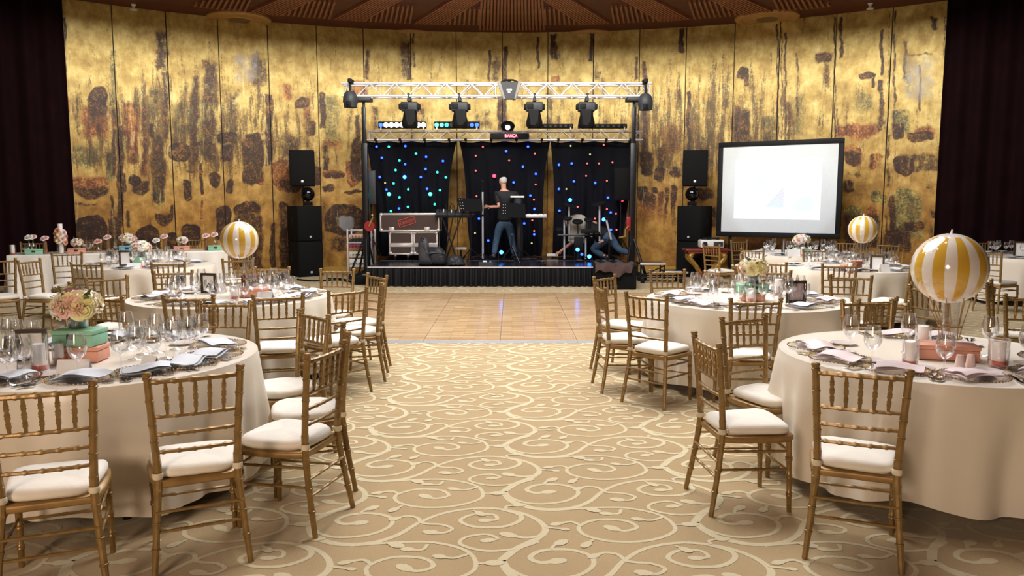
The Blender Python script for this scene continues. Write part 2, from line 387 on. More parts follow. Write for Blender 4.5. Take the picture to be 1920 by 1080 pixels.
def sstep(x, w): return np.clip(.5 + x / w, 0, 1)
def s_rr(X, Y, x0, y0, x1, y1, rt=0, rb=0, w=9):        # box with rounded top / bottom
    cx, hw = (x0 + x1) / 2, (x1 - x0) / 2; dx = np.abs(X - cx)
    top = y0 + np.where(rt > 0, rt * (1 - np.sqrt(np.clip(1 - (dx / hw)**2, 0, 1))), 0)
    bot = y1 - np.where(rb > 0, rb * (1 - np.sqrt(np.clip(1 - (dx / hw)**2, 0, 1))), 0)
    return sstep(np.minimum(np.minimum(hw - dx, Y - top), bot - Y), w)
D, R_, G, Wt = 0, 1, 2, 3
# (channel, strength, x0, y0, x1, y1, round top, round bottom, softness, fade: -1 fades downward, +1 fades upward)
SH = [
 (D, .8, 117, 30, 125, 430, 0, 0, 6, 0), (R_, .9, 120, 180, 130, 300, 0, 0, 8, 0), (D, .95, 163, 162, 204, 250, 24, 0, 10, -1), (R_, .8, 150, 190, 206, 262, 10, 0, 22, 0), (G, .8, 205, 90, 219, 200, 0, 0, 14, 0),
 (D, .75, 208, 200, 219, 330, 0, 0, 10, 0), (D, .9, 219, 235, 232, 430, 0, 10, 8, 0), (G, .7, 128, 268, 192, 318, 10, 20, 20, 0), (G, .9, 197, 285, 217, 341, 6, 14, 8, 0),
 (R_, .85, 133, 330, 208, 374, 4, 32, 14, 0), (D, .8, 136, 350, 208, 376, 0, 24, 14, 0), (D, .7, 140, 380, 185, 386, 0, 0, 6, 0), (D, 1, 137, 402, 203, 470, 30, 0, 6, 0), (D, .9, 204, 405, 228, 470, 6, 0, 8, 0), (D, .8, 206, 365, 213, 405, 3, 3, 5, 0),
 (D, .8, 229, 325, 238, 362, 5, 5, 6, 0), (D, .7, 236, 395, 246, 430, 3, 5, 8, 0),
 (R_, .95, 228, 190, 264, 262, 10, 12, 20, 0), (R_, 1, 240, 245, 258, 309, 0, 9, 7, 0), (D, .6, 244, 285, 257, 309, 0, 8, 8, 0),
 (D, .7, 288, 55, 319, 135, 0, 0, 22, 0), (D, .6, 262, 155, 276, 330, 4, 6, 14, 0), (R_, .8, 264, 200, 280, 335, 4, 6, 14, 0), (G, .8, 275, 165, 300, 225, 8, 8, 16, 0), (D, .85, 278, 232, 290, 262, 4, 6, 8, 0),
 (D, .65, 280, 252, 312, 385, 4, 18, 10, 0), (G, .9, 286, 330, 311, 386, 4, 16, 8, 0), (D, .7, 302, 130, 320, 265, 0, 0, 14, 0), (D, .95, 241, 327, 266, 350, 12, 6, 6, 0), (D, .72, 244, 335, 281, 368, 10, 14, 7, 0),
 (D, .85, 288, 400, 324, 424, 0, 18, 8, 0), (D, .8, 318, 384, 325, 415, 3, 3, 5, 0), (D, 1, 250, 422, 302, 480, 26, 0, 6, 0), (D, .95, 313, 434, 331, 478, 9, 0, 5, 0),
 (G, .75, 322, 190, 368, 258, 10, 4, 26, 0), (D, .95, 317, 268, 356, 305, 4, 16, 7, 0), (D, .7, 355, 140, 375, 310, 0, 8, 14, 0), (D, .66, 375, 110, 412, 310, 0, 6, 22, 0), (G, .7, 365, 185, 395, 300, 0, 10, 22, 0), (D, .8, 366, 265, 402, 274, 0, 0, 5, 0),
 (D, .8, 343, 335, 360, 377, 3, 8, 6, 0), (D, .8, 374, 305, 381, 368, 2, 4, 5, 0), (D, .7, 350, 318, 378, 324, 0, 0, 5, 0), (D, .75, 391, 320, 413, 352, 12, 12, 7, 0), (R_, .95, 376, 376, 382, 419, 2, 4, 5, 0), (D, .9, 340, 418, 376, 460, 16, 0, 6, 0), (D, .8, 405, 400, 416, 420, 4, 4, 6, 0),
 (Wt, .5, 425, 85, 500, 165, 20, 10, 40, 0), (D, .66, 462, 100, 506, 170, 10, 10, 30, 0), (D, .9, 404, 247, 445, 270, 2, 2, 8, 0), (D, .9, 460, 250, 491, 270, 2, 2, 8, 0), (D, .6, 420, 160, 455, 300, 6, 6, 30, 0),
 (D, .72, 452, 258, 497, 350, 4, 20, 9, 0), (G, .75, 455, 310, 480, 345, 6, 14, 10, 0), (R_, 1, 478, 320, 497, 349, 4, 12, 7, 0), (D, .85, 413, 270, 440, 306, 4, 12, 10, 0), (D, .85, 424, 337, 439, 366, 7, 8, 6, 0),
 (D, 1, 435, 377, 492, 412, 22, 0, 8, -1), (D, .68, 434, 395, 496, 520, 20, 0, 14, 0), (D, .98, 404, 385, 433, 450, 12, 6, 7, 0), (D, .9, 497, 175, 512, 310, 0, 0, 9, 0),
 (D, .75, 551, 180, 582, 206, 14, 6, 9, 0), (R_, .7, 566, 182, 586, 230, 6, 4, 14, 0), (D, .8, 576, 226, 592, 258, 7, 7, 8, 0), (D, .6, 565, 205, 590, 330, 0, 0, 24, 0), (R_, 1, 508, 300, 562, 362, 6, 34, 9, 0), (D, .7, 520, 335, 575, 363, 0, 22, 9, 0), (D, .62, 512, 240, 575, 320, 0, 0, 40, 0),
 (D, .85, 523, 378, 542, 520, 9, 0, 9, 0), (D, .9, 506, 415, 516, 520, 4, 0, 8, 0), (D, .75, 588, 310, 604, 348, 2, 6, 6, 0), (R_, .8, 530, 155, 550, 190, 8, 10, 16, 0),
 (G, .72, 602, 170, 642, 272, 14, 6, 34, 0), (R_, .85, 603, 258, 640, 280, 4, 4, 20, 0), (D, .8, 598, 170, 612, 240, 8, 0, 8, 0), (D, .7, 602, 270, 618, 322, 0, 0, 10, 0), (R_, 1, 604, 320, 648, 337, 2, 14, 6, 0), (D, .72, 606, 322, 648, 338, 2, 14, 8, 0),
 (R_, .95, 649, 300, 676, 352, 0, 16, 8, 0), (D, .7, 656, 262, 680, 345, 4, 14, 9, 0), (D, .75, 658, 258, 675, 284, 8, 8, 8, 0), (D, .75, 604, 345, 626, 363, 2, 9, 8, 0), (D, .9, 644, 356, 682, 364, 4, 4, 5, 0),
 (D, 1, 609, 381, 682, 442, 30, 14, 8, 0), (Wt, .9, 634, 403, 664, 432, 10, 12, 12, 0), (D, .7, 615, 440, 655, 478, 0, 20, 22, 0), (D, .75, 665, 215, 676, 270, 4, 4, 8, 0),
 (D, .7, 683, 90, 694, 152, 0, 0, 10, 0), (R_, .6, 683, 110, 696, 152, 0, 0, 10, 0), (D, .62, 744, 70, 776, 152, 0, 0, 26, 0), (D, .8, 762, 80, 771, 152, 0, 0, 6, 0), (D, .7, 772, 60, 779, 130, 0, 0, 8, 0), (R_, .75, 655, 150, 690, 185, 8, 8, 12, 0),
 (D, .62, 696, 195, 714, 245, 6, 4, 12, 0), (R_, .6, 770, 185, 800, 240, 8, 8, 24, 0), (D, .6, 785, 200, 800, 240, 8, 8, 10, 0), (D, .75, 914, 95, 921, 155, 0, 0, 6, 0), (D, .62, 920, 100, 942, 155, 0, 0, 14, 0), (D, .8, 942, 85, 952, 155, 0, 0, 6, 0),
 (D, .8, 932, 184, 952, 250, 0, 0, 8, 0), (R_, .6, 930, 225, 945, 250, 0, 0, 12, 0), (D, .58, 880, 200, 930, 250, 0, 0, 34, 0), (D, .78, 1006, 70, 1012, 130, 0, 0, 5, 0), (D, .8, 1030, 60, 1046, 112, 0, 0, 10, 0), (D, .8, 1104, 60, 1114, 118, 0, 0, 6, 0), (R_, .8, 1034, 140, 1052, 154, 4, 4, 8, 0),
 (D, .6, 1020, 170, 1040, 240, 0, 0, 16, 0), (D, .66, 1130, 222, 1146, 232, 4, 4, 8, 0), (D, .6, 1112, 130, 1128, 152, 3, 3, 10, 0), (D, .7, 1190, 105, 1198, 150, 0, 0, 6, 0), (D, .7, 1204, 115, 1214, 150, 0, 0, 6, 0), (D, .85, 1203, 205, 1214, 320, 0, 0, 9, 0), (D, .8, 1186, 180, 1200, 260, 0, 0, 12, 0),
 (D, .85, 1272, 50, 1284, 100, 0, 6, 8, 0), (D, .9, 1287, 170, 1295, 290, 3, 0, 6, 0), (D, .75, 1270, 165, 1278, 188, 4, 4, 6, 0), (D, .5, 1225, 225, 1350, 310, 0, 0, 60, 0), (R_, .6, 1235, 225, 1285, 300, 0, 0, 40, 0), (D, .6, 1295, 240, 1345, 320, 0, 0, 30, 0),
 (D, .95, 1199, 283, 1224, 332, 6, 10, 12, 0), (R_, .8, 1204, 282, 1222, 302, 0, 0, 8, 0), (D, .66, 1226, 270, 1250, 325, 0, 0, 14, 0), (D, .95, 1227, 312, 1248, 340, 4, 10, 7, 0), (D, .75, 1254, 310, 1280, 334, 4, 10, 10, 0),
 (D, 1, 1196, 350, 1216, 380, 4, 8, 6, 0), (R_, .9, 1196, 362, 1230, 422, 10, 0, 9, -1), (D, .8, 1200, 358, 1230, 405, 14, 0, 9, -1), (D, .95, 1222, 349, 1234, 362, 5, 5, 5, 0), (R_, 1, 1231, 358, 1244, 425, 4, 0, 6, -1), (D, .6, 1231, 358, 1244, 415, 4, 0, 6, -1), (D, .9, 1245, 352, 1254, 428, 4, 0, 6, -1), (D, .95, 1257, 347, 1269, 432, 5, 0, 6, -1),
 (D, .8, 1300, 350, 1340, 376, 10, 10, 12, 0), (D, .7, 1325, 385, 1350, 430, 6, 0, 16, 0), (D, .6, 1345, 270, 1350, 340, 0, 0, 8, 0),
 (D, .85, 1376, 200, 1388, 275, 4, 0, 9, 0), (R_, .8, 1376, 195, 1386, 230, 0, 0, 8, 0), (D, .8, 1380, 125, 1405, 150, 10, 6, 8, 0), (D, .8, 1396, 140, 1406, 165, 2, 4, 6, 0), (D, .75, 1384, 205, 1410, 270, 6, 0, 14, 0), (G, .85, 1424, 215, 1456, 272, 12, 0, 24, 0), (D, .9, 1456, 45, 1460, 275, 0, 0, 4, 0), (D, .85, 1464, 50, 1467, 275, 0, 0, 4, 0), (D, .8, 1470, 60, 1475, 275, 0, 0, 5, 0),
 (D, .7, 1474, 190, 1484, 275, 0, 0, 9, 0), (G, .65, 1480, 175, 1515, 262, 0, 0, 30, 0), (D, .7, 1492, 100, 1498, 220, 0, 0, 6, 0), (D, .7, 1525, 98, 1562, 122, 0, 10, 12, 0), (D, .6, 1542, 115, 1560, 170, 0, 0, 14, 0), (D, .8, 1563, 30, 1568, 262, 0, 0, 4, 0), (D, .75, 1572, 30, 1582, 110, 0, 0, 8, 0), (D, .75, 1568, 200, 1573, 250, 0, 0, 5, 0),
 (D, .95, 1609, 134, 1640, 148, 7, 3, 6, 0), (D, .85, 1634, 140, 1642, 168, 0, 3, 5, 0), (G, .7, 1598, 165, 1642, 215, 8, 8, 24, 0), (D, .9, 1650, 55, 1657, 142, 0, 3, 5, 0), (D, .9, 1646, 148, 1657, 172, 4, 4, 5, 0), (D, .7, 1646, 170, 1658, 248, 0, 0, 8, 0), (D, .85, 1665, 20, 1668, 240, 0, 0, 4, 0), (D, .8, 1674, 20, 1680, 240, 0, 0, 6, 0),
 (R_, 1, 1562, 232, 1650, 262, 4, 14, 20, 0), (D, .6, 1640, 215, 1670, 250, 0, 6, 16, 0), (G, 1, 1672, 205, 1705, 250, 0, 0, 18, 0), (D, .95, 1672, 232, 1695, 264, 0, 12, 9, 0), (D, .95, 1700, 246, 1752, 266, 4, 8, 8, 0), (R_, .85, 1712, 236, 1756, 254, 6, 4, 14, 0), (G, .6, 1690, 100, 1715, 180, 0, 0, 24, 0), (D, .7, 1692, 75, 1702, 150, 0, 0, 10, 0), (Wt, .5, 1680, 90, 1770, 205, 0, 0, 50, 0), (D, .6, 1700, 98, 1752, 106, 0, 0, 8, 0), (D, .7, 1722, 118, 1728, 210, 0, 0, 5, 0), (D, .7, 1744, 30, 1758, 58, 0, 4, 9, 0),
 (D, .85, 1769, 30, 1773, 250, 0, 0, 5, 0), (R_, .9, 1582, 272, 1616, 314, 8, 16, 7, 0), (D, .7, 1582, 282, 1614, 314, 4, 16, 8, 0), (R_, .9, 1630, 288, 1657, 297, 3, 3, 6, 0), (R_, .9, 1630, 288, 1646, 321, 4, 8, 6, 0), (D, .7, 1630, 288, 1640, 318, 4, 8, 8, 0),
 (D, .6, 1675, 285, 1768, 325, 14, 10, 10, 0), (D, .95, 1675, 292, 1714, 332, 8, 20, 9, 0), (D, .7, 1660, 250, 1670, 350, 0, 0, 9, 0), (G, 1, 1631, 357, 1652, 382, 10, 8, 7, 0), (G, .9, 1653, 362, 1664, 386, 5, 5, 7, 0), (D, .7, 1580, 337, 1604, 365, 8, 8, 9, 0), (D, .55, 1582, 318, 1618, 336, 8, 8, 14, 0),
 (G, 1, 1668, 352, 1728, 400, 30, 0, 10, -1), (G, .72, 1670, 370, 1732, 450, 10, 0, 18, 0), (D, .85, 1666, 365, 1680, 440, 14, 10, 9, 0), (D, .85, 1692, 414, 1736, 434, 4, 8, 9, 0), (D, .8, 1655, 425, 1710, 475, 6, 0, 16, 0), (D, .75, 1745, 395, 1756, 410, 4, 4, 6, 0), (D, .6, 1735, 350, 1746, 358, 3, 3, 6, 0),
 (G, .95, 1580, 386, 1620, 412, 12, 4, 8, 0), (R_, .9, 1625, 387, 1646, 412, 8, 4, 8, 0), (D, .75, 1580, 400, 1652, 470, 0, 0, 16, 0), (D, .7, 1658, 400, 1664, 440, 2, 2, 5, 0), (D, .6, 1740, 420, 1752, 470, 4, 0, 10, 0), (D, .6, 1340, 445, 1580, 505, 0, 0, 30, 0), (R_, .5, 1250, 460, 1290, 510, 0, 0, 30, 0)]
JX = [119, 217, 317, 413, 505, 596, 683, 771, 856, 942, 1027, 1112, 1198, 1285, 1375, 1459, 1563, 1667, 1774]
JA = [math.atan2(wallpt(x, 170).x, wallpt(x, 170).y - YC) for x in JX]
back = struct(MB().grid([[(*arc(JA[0] - .02 + (JA[-1] - JA[0] + .04) * i / 60, r), z) for i in range(61)] for r, z in ((RC + .06, 0), (RC + .06, ZC), (RC + .22, ZC), (RC + .22, 0), (RC + .06, 0))]).obj('wall_back', mat('wall_backing', L(40, 24, 14), .8), smooth=False))
nz_ = np.random.default_rng(3)
for j in range(len(JX) - 1):
    a0, a1 = JA[j] + .0007, JA[j + 1] - .0007; nu = 44; nvv = 236
    A_ = np.linspace(a0, a1, nu); Zz = np.linspace(.12, ZC, nvv); AA, ZZ = np.meshgrid(A_, Zz)
    prr = RC + (.012 if j % 2 else 0.0) + .0 * AA
    P = np.stack([prr * np.sin(AA), YC + prr * np.cos(AA), ZZ], -1).reshape(-1, 3)
    X, Y = project(P)
    # ragged outlines: warp the drawing with a few sines
    Xw = X + 1.3 * np.sin(Y * .083 + X * .05) + .5 * np.sin(Y * .31 + 1.3 + X * .11); Yw = Y + 1.6 * np.sin(X * .13 + 2) + .8 * np.sin(X * .37 + Y * .07)
    ch = [np.zeros(len(X)) for _ in range(4)]
    for c_, s_, x0, y0, x1, y1, rt, rb, w, fd in SH:
        if x1 < X.min() - 12 or x0 > X.max() + 12: continue
        v = s_ * s_rr(Xw, Yw, x0, y0, x1, y1, rt, rb, w)
        if fd == -1: v = v * np.clip(1.25 - .95 * (Yw - y0) / (y1 - y0), .2, 1)
        ch[c_] = np.maximum(ch[c_], v)
    # free drips and worn bands
    dr = .5 + .5 * np.sin(X * .33 + 2.1 * np.sin(X * .071)) * np.sin(X * .127 + 1)
    band = np.clip((Y - 90) / 130, 0, 1) * np.clip((360 - Y) / 60, 0, 1)
    crust = band * (np.exp(-((X - 330) / 190)**2) + np.exp(-((X - 1330) / 190)**2) + .25)
    wash = np.clip((Y - 215) / 190, 0, 1)
    vs = [tuple(p) for p in P]; idx = np.arange(nu * nvv).reshape(nvv, nu)
    fs = np.stack([idx[:-1, :-1], idx[:-1, 1:], idx[1:, 1:], idx[1:, :-1]], -1).reshape(-1, 4)
    me = bpy.data.meshes.new('panel'); me.vertices.add(len(P)); me.vertices.foreach_set('co', P.ravel().astype('f'))
    me.loops.add(fs.size); me.loops.foreach_set('vertex_index', fs.ravel().astype('i')); me.polygons.add(len(fs)); me.polygons.foreach_set('loop_start', np.arange(0, fs.size, 4, dtype='i'))
    me.update(calc_edges=True); me.validate()
    me.materials.append(M_mural)
    for nm, cc in (('paint', (ch[0], ch[1], ch[2])), ('wash', (wash, ch[3], np.clip(crust, 0, 1)))):
        ca = me.color_attributes.new(nm, 'FLOAT_COLOR', 'POINT'); ca.data.foreach_set('color', np.stack([*cc, np.ones(len(X))], -1).ravel().astype('f'))
    sd = MB()                                        # the panel's edge returns
    o = put('panel', me, back)
bb = MB().grid([[(*arc(JA[0] + (JA[-1] - JA[0]) * i / 60, r), z) for i in range(61)] for r, z in ((RC - .03, 0), (RC - .03, .11), (RC + .05, .12))])
bbo = struct(bb.obj('baseboard_back', mat('baseboard_gold', L(190, 150, 70), .4, .3), smooth=False))
# ---- dark red side walls and curtains
M_maroon = mat('maroon_wall', L(44, 10, 13), .9, 0, .2, 2, spec=.1)
M_curt = mat('maroon_curtain', L(22, 5, 8), .95, 0, .25, 3, .1, 50, spec=.1)
for nm, a0, a1 in (('wall_left', JA[0] - .01, -PI + .35), ('wall_right', JA[-1] + .01, PI - .35), ('wall_rear', PI - .36, PI + .36)):
    w_ = MB().grid([[(*arc(a0 + (a1 - a0) * i / 40, RC + .05), z) for i in range(41)] for z in (0, ZC)]); struct(w_.obj(nm, M_maroon))
for nm, a0, s_, lab in (('curtain', JA[0], -1, 'dark maroon pleated curtain hanging left of the gold wall'), ('curtain', JA[-1], 1, 'dark maroon pleated curtain hanging right of the gold wall')):
    rows = []; n_ = 240
    for z in np.linspace(.03, ZC - .02, 8):
        row = []
        for i in range(n_ + 1):
            u = i / n_; a = a0 + s_ * (-.002 + u * .42); r = RC - .28 + .07 * math.sin(u * 95) + .03 * math.sin(u * 41 + 1) + (.01 * math.sin(z * 3 + u * 30))
            row.append((*arc(a, r), z))
        rows.append(row)
    g_ = MB().grid(rows); g_.v += []
    tag(g_.obj(nm, M_curt, ang=80), lab, 'curtain')
# ================================================================ DINING: chairs, tables, settings
def bamboo(p0, p1, r, rings=3, n=7, taper=1.0, swell=0):
    p0, p1 = Vector(p0), Vector(p1); pts, rs = [p0], [r]
    for i in range(1, rings + 1):
        f_ = i / (rings + 1); w = .006 / max((p1 - p0).length, .05)
        for d, q in ((-2.2, 1), (-1.2, 1.32), (0, 1.1), (1.2, 1.32), (2.2, 1)):
            pts.append(p0.lerp(p1, f_ + d * w)); rs.append(r * q * (1 + (taper - 1) * f_) * (1 + swell * math.sin(PI * f_)))
    pts.append(p1); rs.append(r * taper)
    return MB().tube(pts, rs, n)
def make_chair():
    t_ = thing('banquet_chair', '', 'chair')
    so = [(-.175, -.205), (.175, -.205), (.2, -.1), (.207, .08), (.198, .165), (.16, .2), (0, .21), (-.16, .2), (-.198, .165), (-.207, .08), (-.2, -.1)]
    s_ = MB(); n_ = len(so)
    for z, q in ((.388, .97), (.394, 1), (.416, 1), (.422, .97)): s_.v += [(x * q, y * q, z) for x, y in so]
    s_.f += [tuple(range(n_ - 1, -1, -1)), tuple(range(3 * n_, 4 * n_))] + [(r * n_ + i, r * n_ + (i + 1) % n_, (r + 1) * n_ + (i + 1) % n_, (r + 1) * n_ + i) for r in range(3) for i in range(n_)]
    s_.obj('seat', M_golddark, t_, ang=50)
    for v_ in range(0): pass
    # cushion: rounded trapezoid pad
    K = 28; rows = []
    for z, q in ((.424, .84), (.426, .95), (.44, 1.0), (.456, 1.0), (.47, .95), (.477, .85), (.481, .6), (.482, .25)):
        row = []
        for i in range(K):
            th = 2 * PI * i / K; ct, st = math.cos(th), math.sin(th); e = .48
            x = math.copysign(abs(ct)**e, ct); y = math.copysign(abs(st)**e, st); w = .187 + .022 * y
            row.append((x * w * q, (y * .197 - .005) * q + .003 * math.sin(5 * th) * (z > .45), z + .004 * math.sin(3 * th + 1) * (q < .97)))
        rows.append(row + [row[0]])
    cu = MB().grid(rows); cu.f.append(tuple(i for i in range(len(cu.v) - 2, len(cu.v) - K - 2, -1))); cu.f[-1] = tuple(reversed(cu.f[-1])); cu.obj('cushion', M_cush, t_, ang=70)
    for sx in (-1, 1):
        P = smoothpath([(sx * .203, -.262, 0), (sx * .182, -.222, .24), (sx * .168, -.2, .43), (sx * .172, -.205, .56), (sx * .182, -.222, .74), (sx * .192, -.24, .915)], 7)
        pts, rs = [], []
        for p in P:
            ring = any(abs(p.z - zz) < .0145 for zz in (.12, .25, .385, .5, .6, .7, .8)); pts.append(p); rs.append((.0135 + .0035 * min(1, p.z / .4) - .001 * (p.z > .6)) * (1.1 if ring else 1))
        top = P[-1]; q_ = MB().tube(pts, rs, 9)
        for zz in (.12, .25, .385, .5, .6, .7, .8, .89):
            i = min(range(len(P)), key=lambda j: abs(P[j].z - zz)); d = (P[min(i + 1, len(P) - 1)] - P[max(i - 1, 0)]).normalized(); c_ = P[i]
            q_.tube([c_ - d * .007, c_ - d * .003, c_ + d * .003, c_ + d * .007], [.015, .0195, .0195, .015], 9)
        q_.lathe([(.013, 0), (.019, .003), (.021, .01), (.017, .016), (.001, .019)], 9, (top.x, top.y, top.z - .004)); q_.obj('back_post', M_gold, t_)
        q_ = bamboo((sx * .186, .178, 0), (sx * .18, .165, .392), .0125, 3, 9, 1.35); q_.obj('front_leg', M_gold, t_)
        MB().lathe([(.0205, -.014), (.023, -.008), (.023, .008), (.0205, .014)], 10, (sx * .168, -.2, .45)).box(sx * .168 - .008, sx * .168 + .008, -.2, -.17, .442, .458).obj('strap', M_strap, t_)
    rails = []
    for z, y, hw, r in ((.882, -.236, .19, .0115), (.722, -.219, .181, .0088), (.64, -.211, .176, .0088), (.558, -.204, .171, .0088)):
        b_ = -.012
        P0, P1, P2 = Vector((-hw, y, z)), Vector((0, y + b_, z)), Vector((hw, y, z)); pts, rs = [], []
        for i in range(33):
            u = i / 32; p = P0.lerp(P2, u) + Vector((0, b_ * math.sin(PI * u), 0)); ring = i % 6 in (3,) ; pts.append(p); rs.append(r * (1.35 if ring else 1))
        MB().tube(pts, rs, 7).obj('back_rail', M_gold, t_)
    for i in range(5):
        x = (i - 2) * .058; b_ = -.012 * math.cos(x * 8)
        bamboo((x * 1.04, -.234 + b_, .874), (x, -.219 + b_, .728), .0068, 3, 7, 1, .35).obj('spindle', M_gold, t_)
    def st(p, q): bamboo(p, q, .0075, 3, 6).obj('stretcher', M_gold, t_)
    for z in (.335, .225):
        st((-.183, .17, z), (.183, .17, z))
    for z in (.29, .2): st((-.184, -.226, z), (.184, -.226, z))
    for sx in (-1, 1):
        for z in (.335, .235): st((sx * .183, .17, z), (sx * .18, -.222, z + .01))
    return t_
chair0 = make_chair(); chair_used = [0]
SEATS = {}
TAB = {'fl': (-2.37, 4.43, .84), 'ml': (-2.68, 7.36, .92), 'bl': (-5.25, 11.07, .92), 'fr': (2.47, 4.50, .84), 'mr': (2.17, 7.12, .9), 'br': (4.68, 10.7, .95), 'sr': (5.05, 13.6, .98), 'xr': (8.62, 12.9, .95), 'hd': (-6.9, 13.6, 0)}
def chair(tab, label, px=None, pyx=None, heading=None, sgn=1, L_=None, R__=None, xy=None):
    """place a chair from the pixels of its two back-post tops (L_, R__) or of their middle and a heading"""
    if L_:
        a, b = ground(*L_, .925), ground(*R__, .925); v = b - a; mid = (a + b) / 2; fdir = Vector((-v.y, v.x, 0)).normalized() * sgn
    else:
        mid = ground(px, pyx, .925) if xy is None else Vector((*xy, 0))
        if heading is None: fdir = Vector((TAB[tab][0] - mid.x, TAB[tab][1] - mid.y, 0)).normalized()
        else: fdir = Vector((*heading, 0)).normalized()
    o_ = mid + fdir * .235; o_.z = 0
    if tab != 'hd' and not L_:
        dv = Vector((o_.x - TAB[tab][0], o_.y - TAB[tab][1], 0)); need = TAB[tab][2] + .25
        if dv.length < need: o_ += dv.normalized() * (need - dv.length)
    rz = math.atan2(-fdir.x, fdir.y)
    lab = 'gold chair with white cushion, ' + label
    if not chair_used[0]:
        chair_used[0] = 1; c_ = chair0; c_.location = (o_.x, o_.y, 0); c_.rotation_euler = (0, 0, rz); c_['label'] = lab; c_['group'] = 'gold chairs around the tables'
    else: c_ = dup(chair0, (o_.x, o_.y, 0), rz, lab, 'gold chairs around the tables')
    SEATS.setdefault(tab, []).append(math.atan2(o_.y - TAB[tab][1], o_.x - TAB[tab][0])); return c_
# front left table
chair('fl', 'cut by the left frame edge, back to the viewer', L_=(-12, 727), R__=(156, 714))
chair('fl', 'second from left in the front, back to the viewer', L_=(283, 698), R__=(442, 684))
chair('fl', 'nearest the aisle on the front left', L_=(578, 662), R__=(641, 639), sgn=1)
chair('fl', 'edge-on behind the nearest left aisle chair', L_=(650, 621), R__=(643, 606), sgn=1)
chair('fl', 'turned three-quarters, far right of the front left table', L_=(562, 580), R__=(612, 590), sgn=-1)
chair('fl', 'facing the viewer behind the cluster of glasses', px=382, pyx=572, heading=(-.05, -1))
# middle left table
chair('ml', 'rightmost of three before the middle left table', L_=(479, 552), R__=(564, 549))
chair('ml', 'left of two before the middle left table', L_=(308, 553), R__=(398, 552))
chair('ml', "just right of the front left bouquet", px=200, pyx=553)
chair('ml', 'at the right front of the middle left table', px=652, pyx=541, heading=(-.72, .69))
chair('ml', 'side-on, right of the middle left table', px=716, pyx=526, heading=(-.98, -.1))
chair('ml', 'nearest the stage on the left aisle', px=700, pyx=514, heading=(-.75, -.62))
chair('ml', 'at the back right of the middle left table', px=609, pyx=505.5, heading=(-.15, -1))
chair('ml', 'behind the left striped balloon', px=491, pyx=506, heading=(0, -1))
chair('ml', 'behind the dark framed table number', px=337, pyx=508, heading=(.25, -.95))
chair('ml', 'left of the middle left table, seen obliquely', px=202, pyx=518, heading=(.72, -.69))
chair('ml', 'half hidden by the pale yellow bouquet', px=141, pyx=532, heading=(.9, .3))
# back left table
chair('bl', 'left of two before the back left table', px=162, pyx=491.5, heading=(.05, 1))
chair('bl', 'right of two before the back left table', px=315, pyx=490, heading=(-.3, .95))
chair('bl', 'side-on at the left of the back left table', px=55, pyx=486, heading=(.98, -.12))
chair('bl', 'cut by the left frame edge, far back', px=-4, pyx=485, heading=(.55, -.8))
chair('bl', 'before the left end of the head table', px=134, pyx=473, heading=(.45, -.9))
chair('bl', 'between back left table and head table, right', px=395, pyx=469.5, heading=(-.35, -.9))
chair('bl', 'under the left striped balloon', px=446, pyx=484, heading=(-.45, .9))
# head table, chairs behind it
chair('hd', 'leftmost behind the long head table', px=60, pyx=453, heading=(.3, -.95))
chair('hd', 'in the middle behind the long head table', px=168, pyx=451, heading=(.3, -.95))
chair('hd', 'rightmost behind the long head table', px=366, pyx=447, heading=(.3, -.95))
# front right table
chair('fr', 'back to the viewer, right foreground', L_=(1537, 681), R__=(1698, 693))
chair('fr', 'side-on, nearest the right aisle in front', L_=(1308, 624), R__=(1345, 642))
chair('fr', 'its back overlapping another chair, left of front right table', L_=(1364, 594), R__=(1428, 588), sgn=-1)
chair('fr', 'facing the viewer behind two wine glasses', px=1661, pyx=579, heading=(.05, -1))
chair('fr', 'cut by the right frame edge, behind front table', px=1938, pyx=553, heading=(-.35, -.93))
# middle right table
chair('mr', 'straight before the middle right table', L_=(1369, 559), R__=(1465, 559))
chair('mr', 'at the left front of the middle right table', L_=(1180, 547), R__=(1245, 553))
chair('mr', 'leftmost of the right aisle, seen edge-on', px=1127, pyx=535, heading=(.98, .1))
chair('mr', 'nearest the stage on the right aisle', px=1152, pyx=517, heading=(.75, -.62))
chair('mr', 'behind the glasses of the middle right table', px=1276, pyx=508.5, heading=(.1, -1))
chair('mr', 'at the right front of the middle right table', px=1625, pyx=556, heading=(-.37, .93))
chair('mr', 'right of the middle right table facing the viewer', px=1596, pyx=515, heading=(-.35, -.93))
chair('mr', 'behind the bouquet of the middle right table', px=1440, pyx=509, heading=(-.1, -1))
# back right tables
chair('br', 'straight before the back right table', px=1574, pyx=494.5, heading=(.25, .97))
chair('br', 'at the left front of the back right table', px=1448, pyx=490, heading=(.75, .66))
chair('br', 'side-on left of the big striped balloon', px=1712, pyx=494, heading=(-.8, .55))
chair('br', 'left of the back right table, behind a bouquet', px=1429, pyx=474.5, heading=(.9, -.3))
chair('br', 'behind the glasses of the back right table', px=1535, pyx=468, heading=(.05, -1))
chair('sr', 'at the left front of the table under the screen', px=1411, pyx=466, heading=(.7, .7))
chair('sr', 'under the left corner of the screen', px=1386, pyx=450.5, heading=(.4, -.9))
chair('sr', 'side-on beside the projector table', px=1334, pyx=458, heading=(.85, .52))
chair('sr', 'under the right corner of the screen', px=1586, pyx=453, heading=(-.5, -.86))
chair('br', 'small and far, right of the far striped balloon', px=1666, pyx=456.5, heading=(-.8, -.6))
chair('br', 'glinting left of the rope basket', px=1742, pyx=537, heading=(.93, .35))
chair('br', 'glinting right of the big striped balloon', px=1856, pyx=526, heading=(.8, -.6))
chair('xr', 'left of the far right table, side-on', px=1856, pyx=471, heading=(.9, .35))
chair('xr', 'small and far behind the far right table', px=1838, pyx=452.5, heading=(.2, -1))

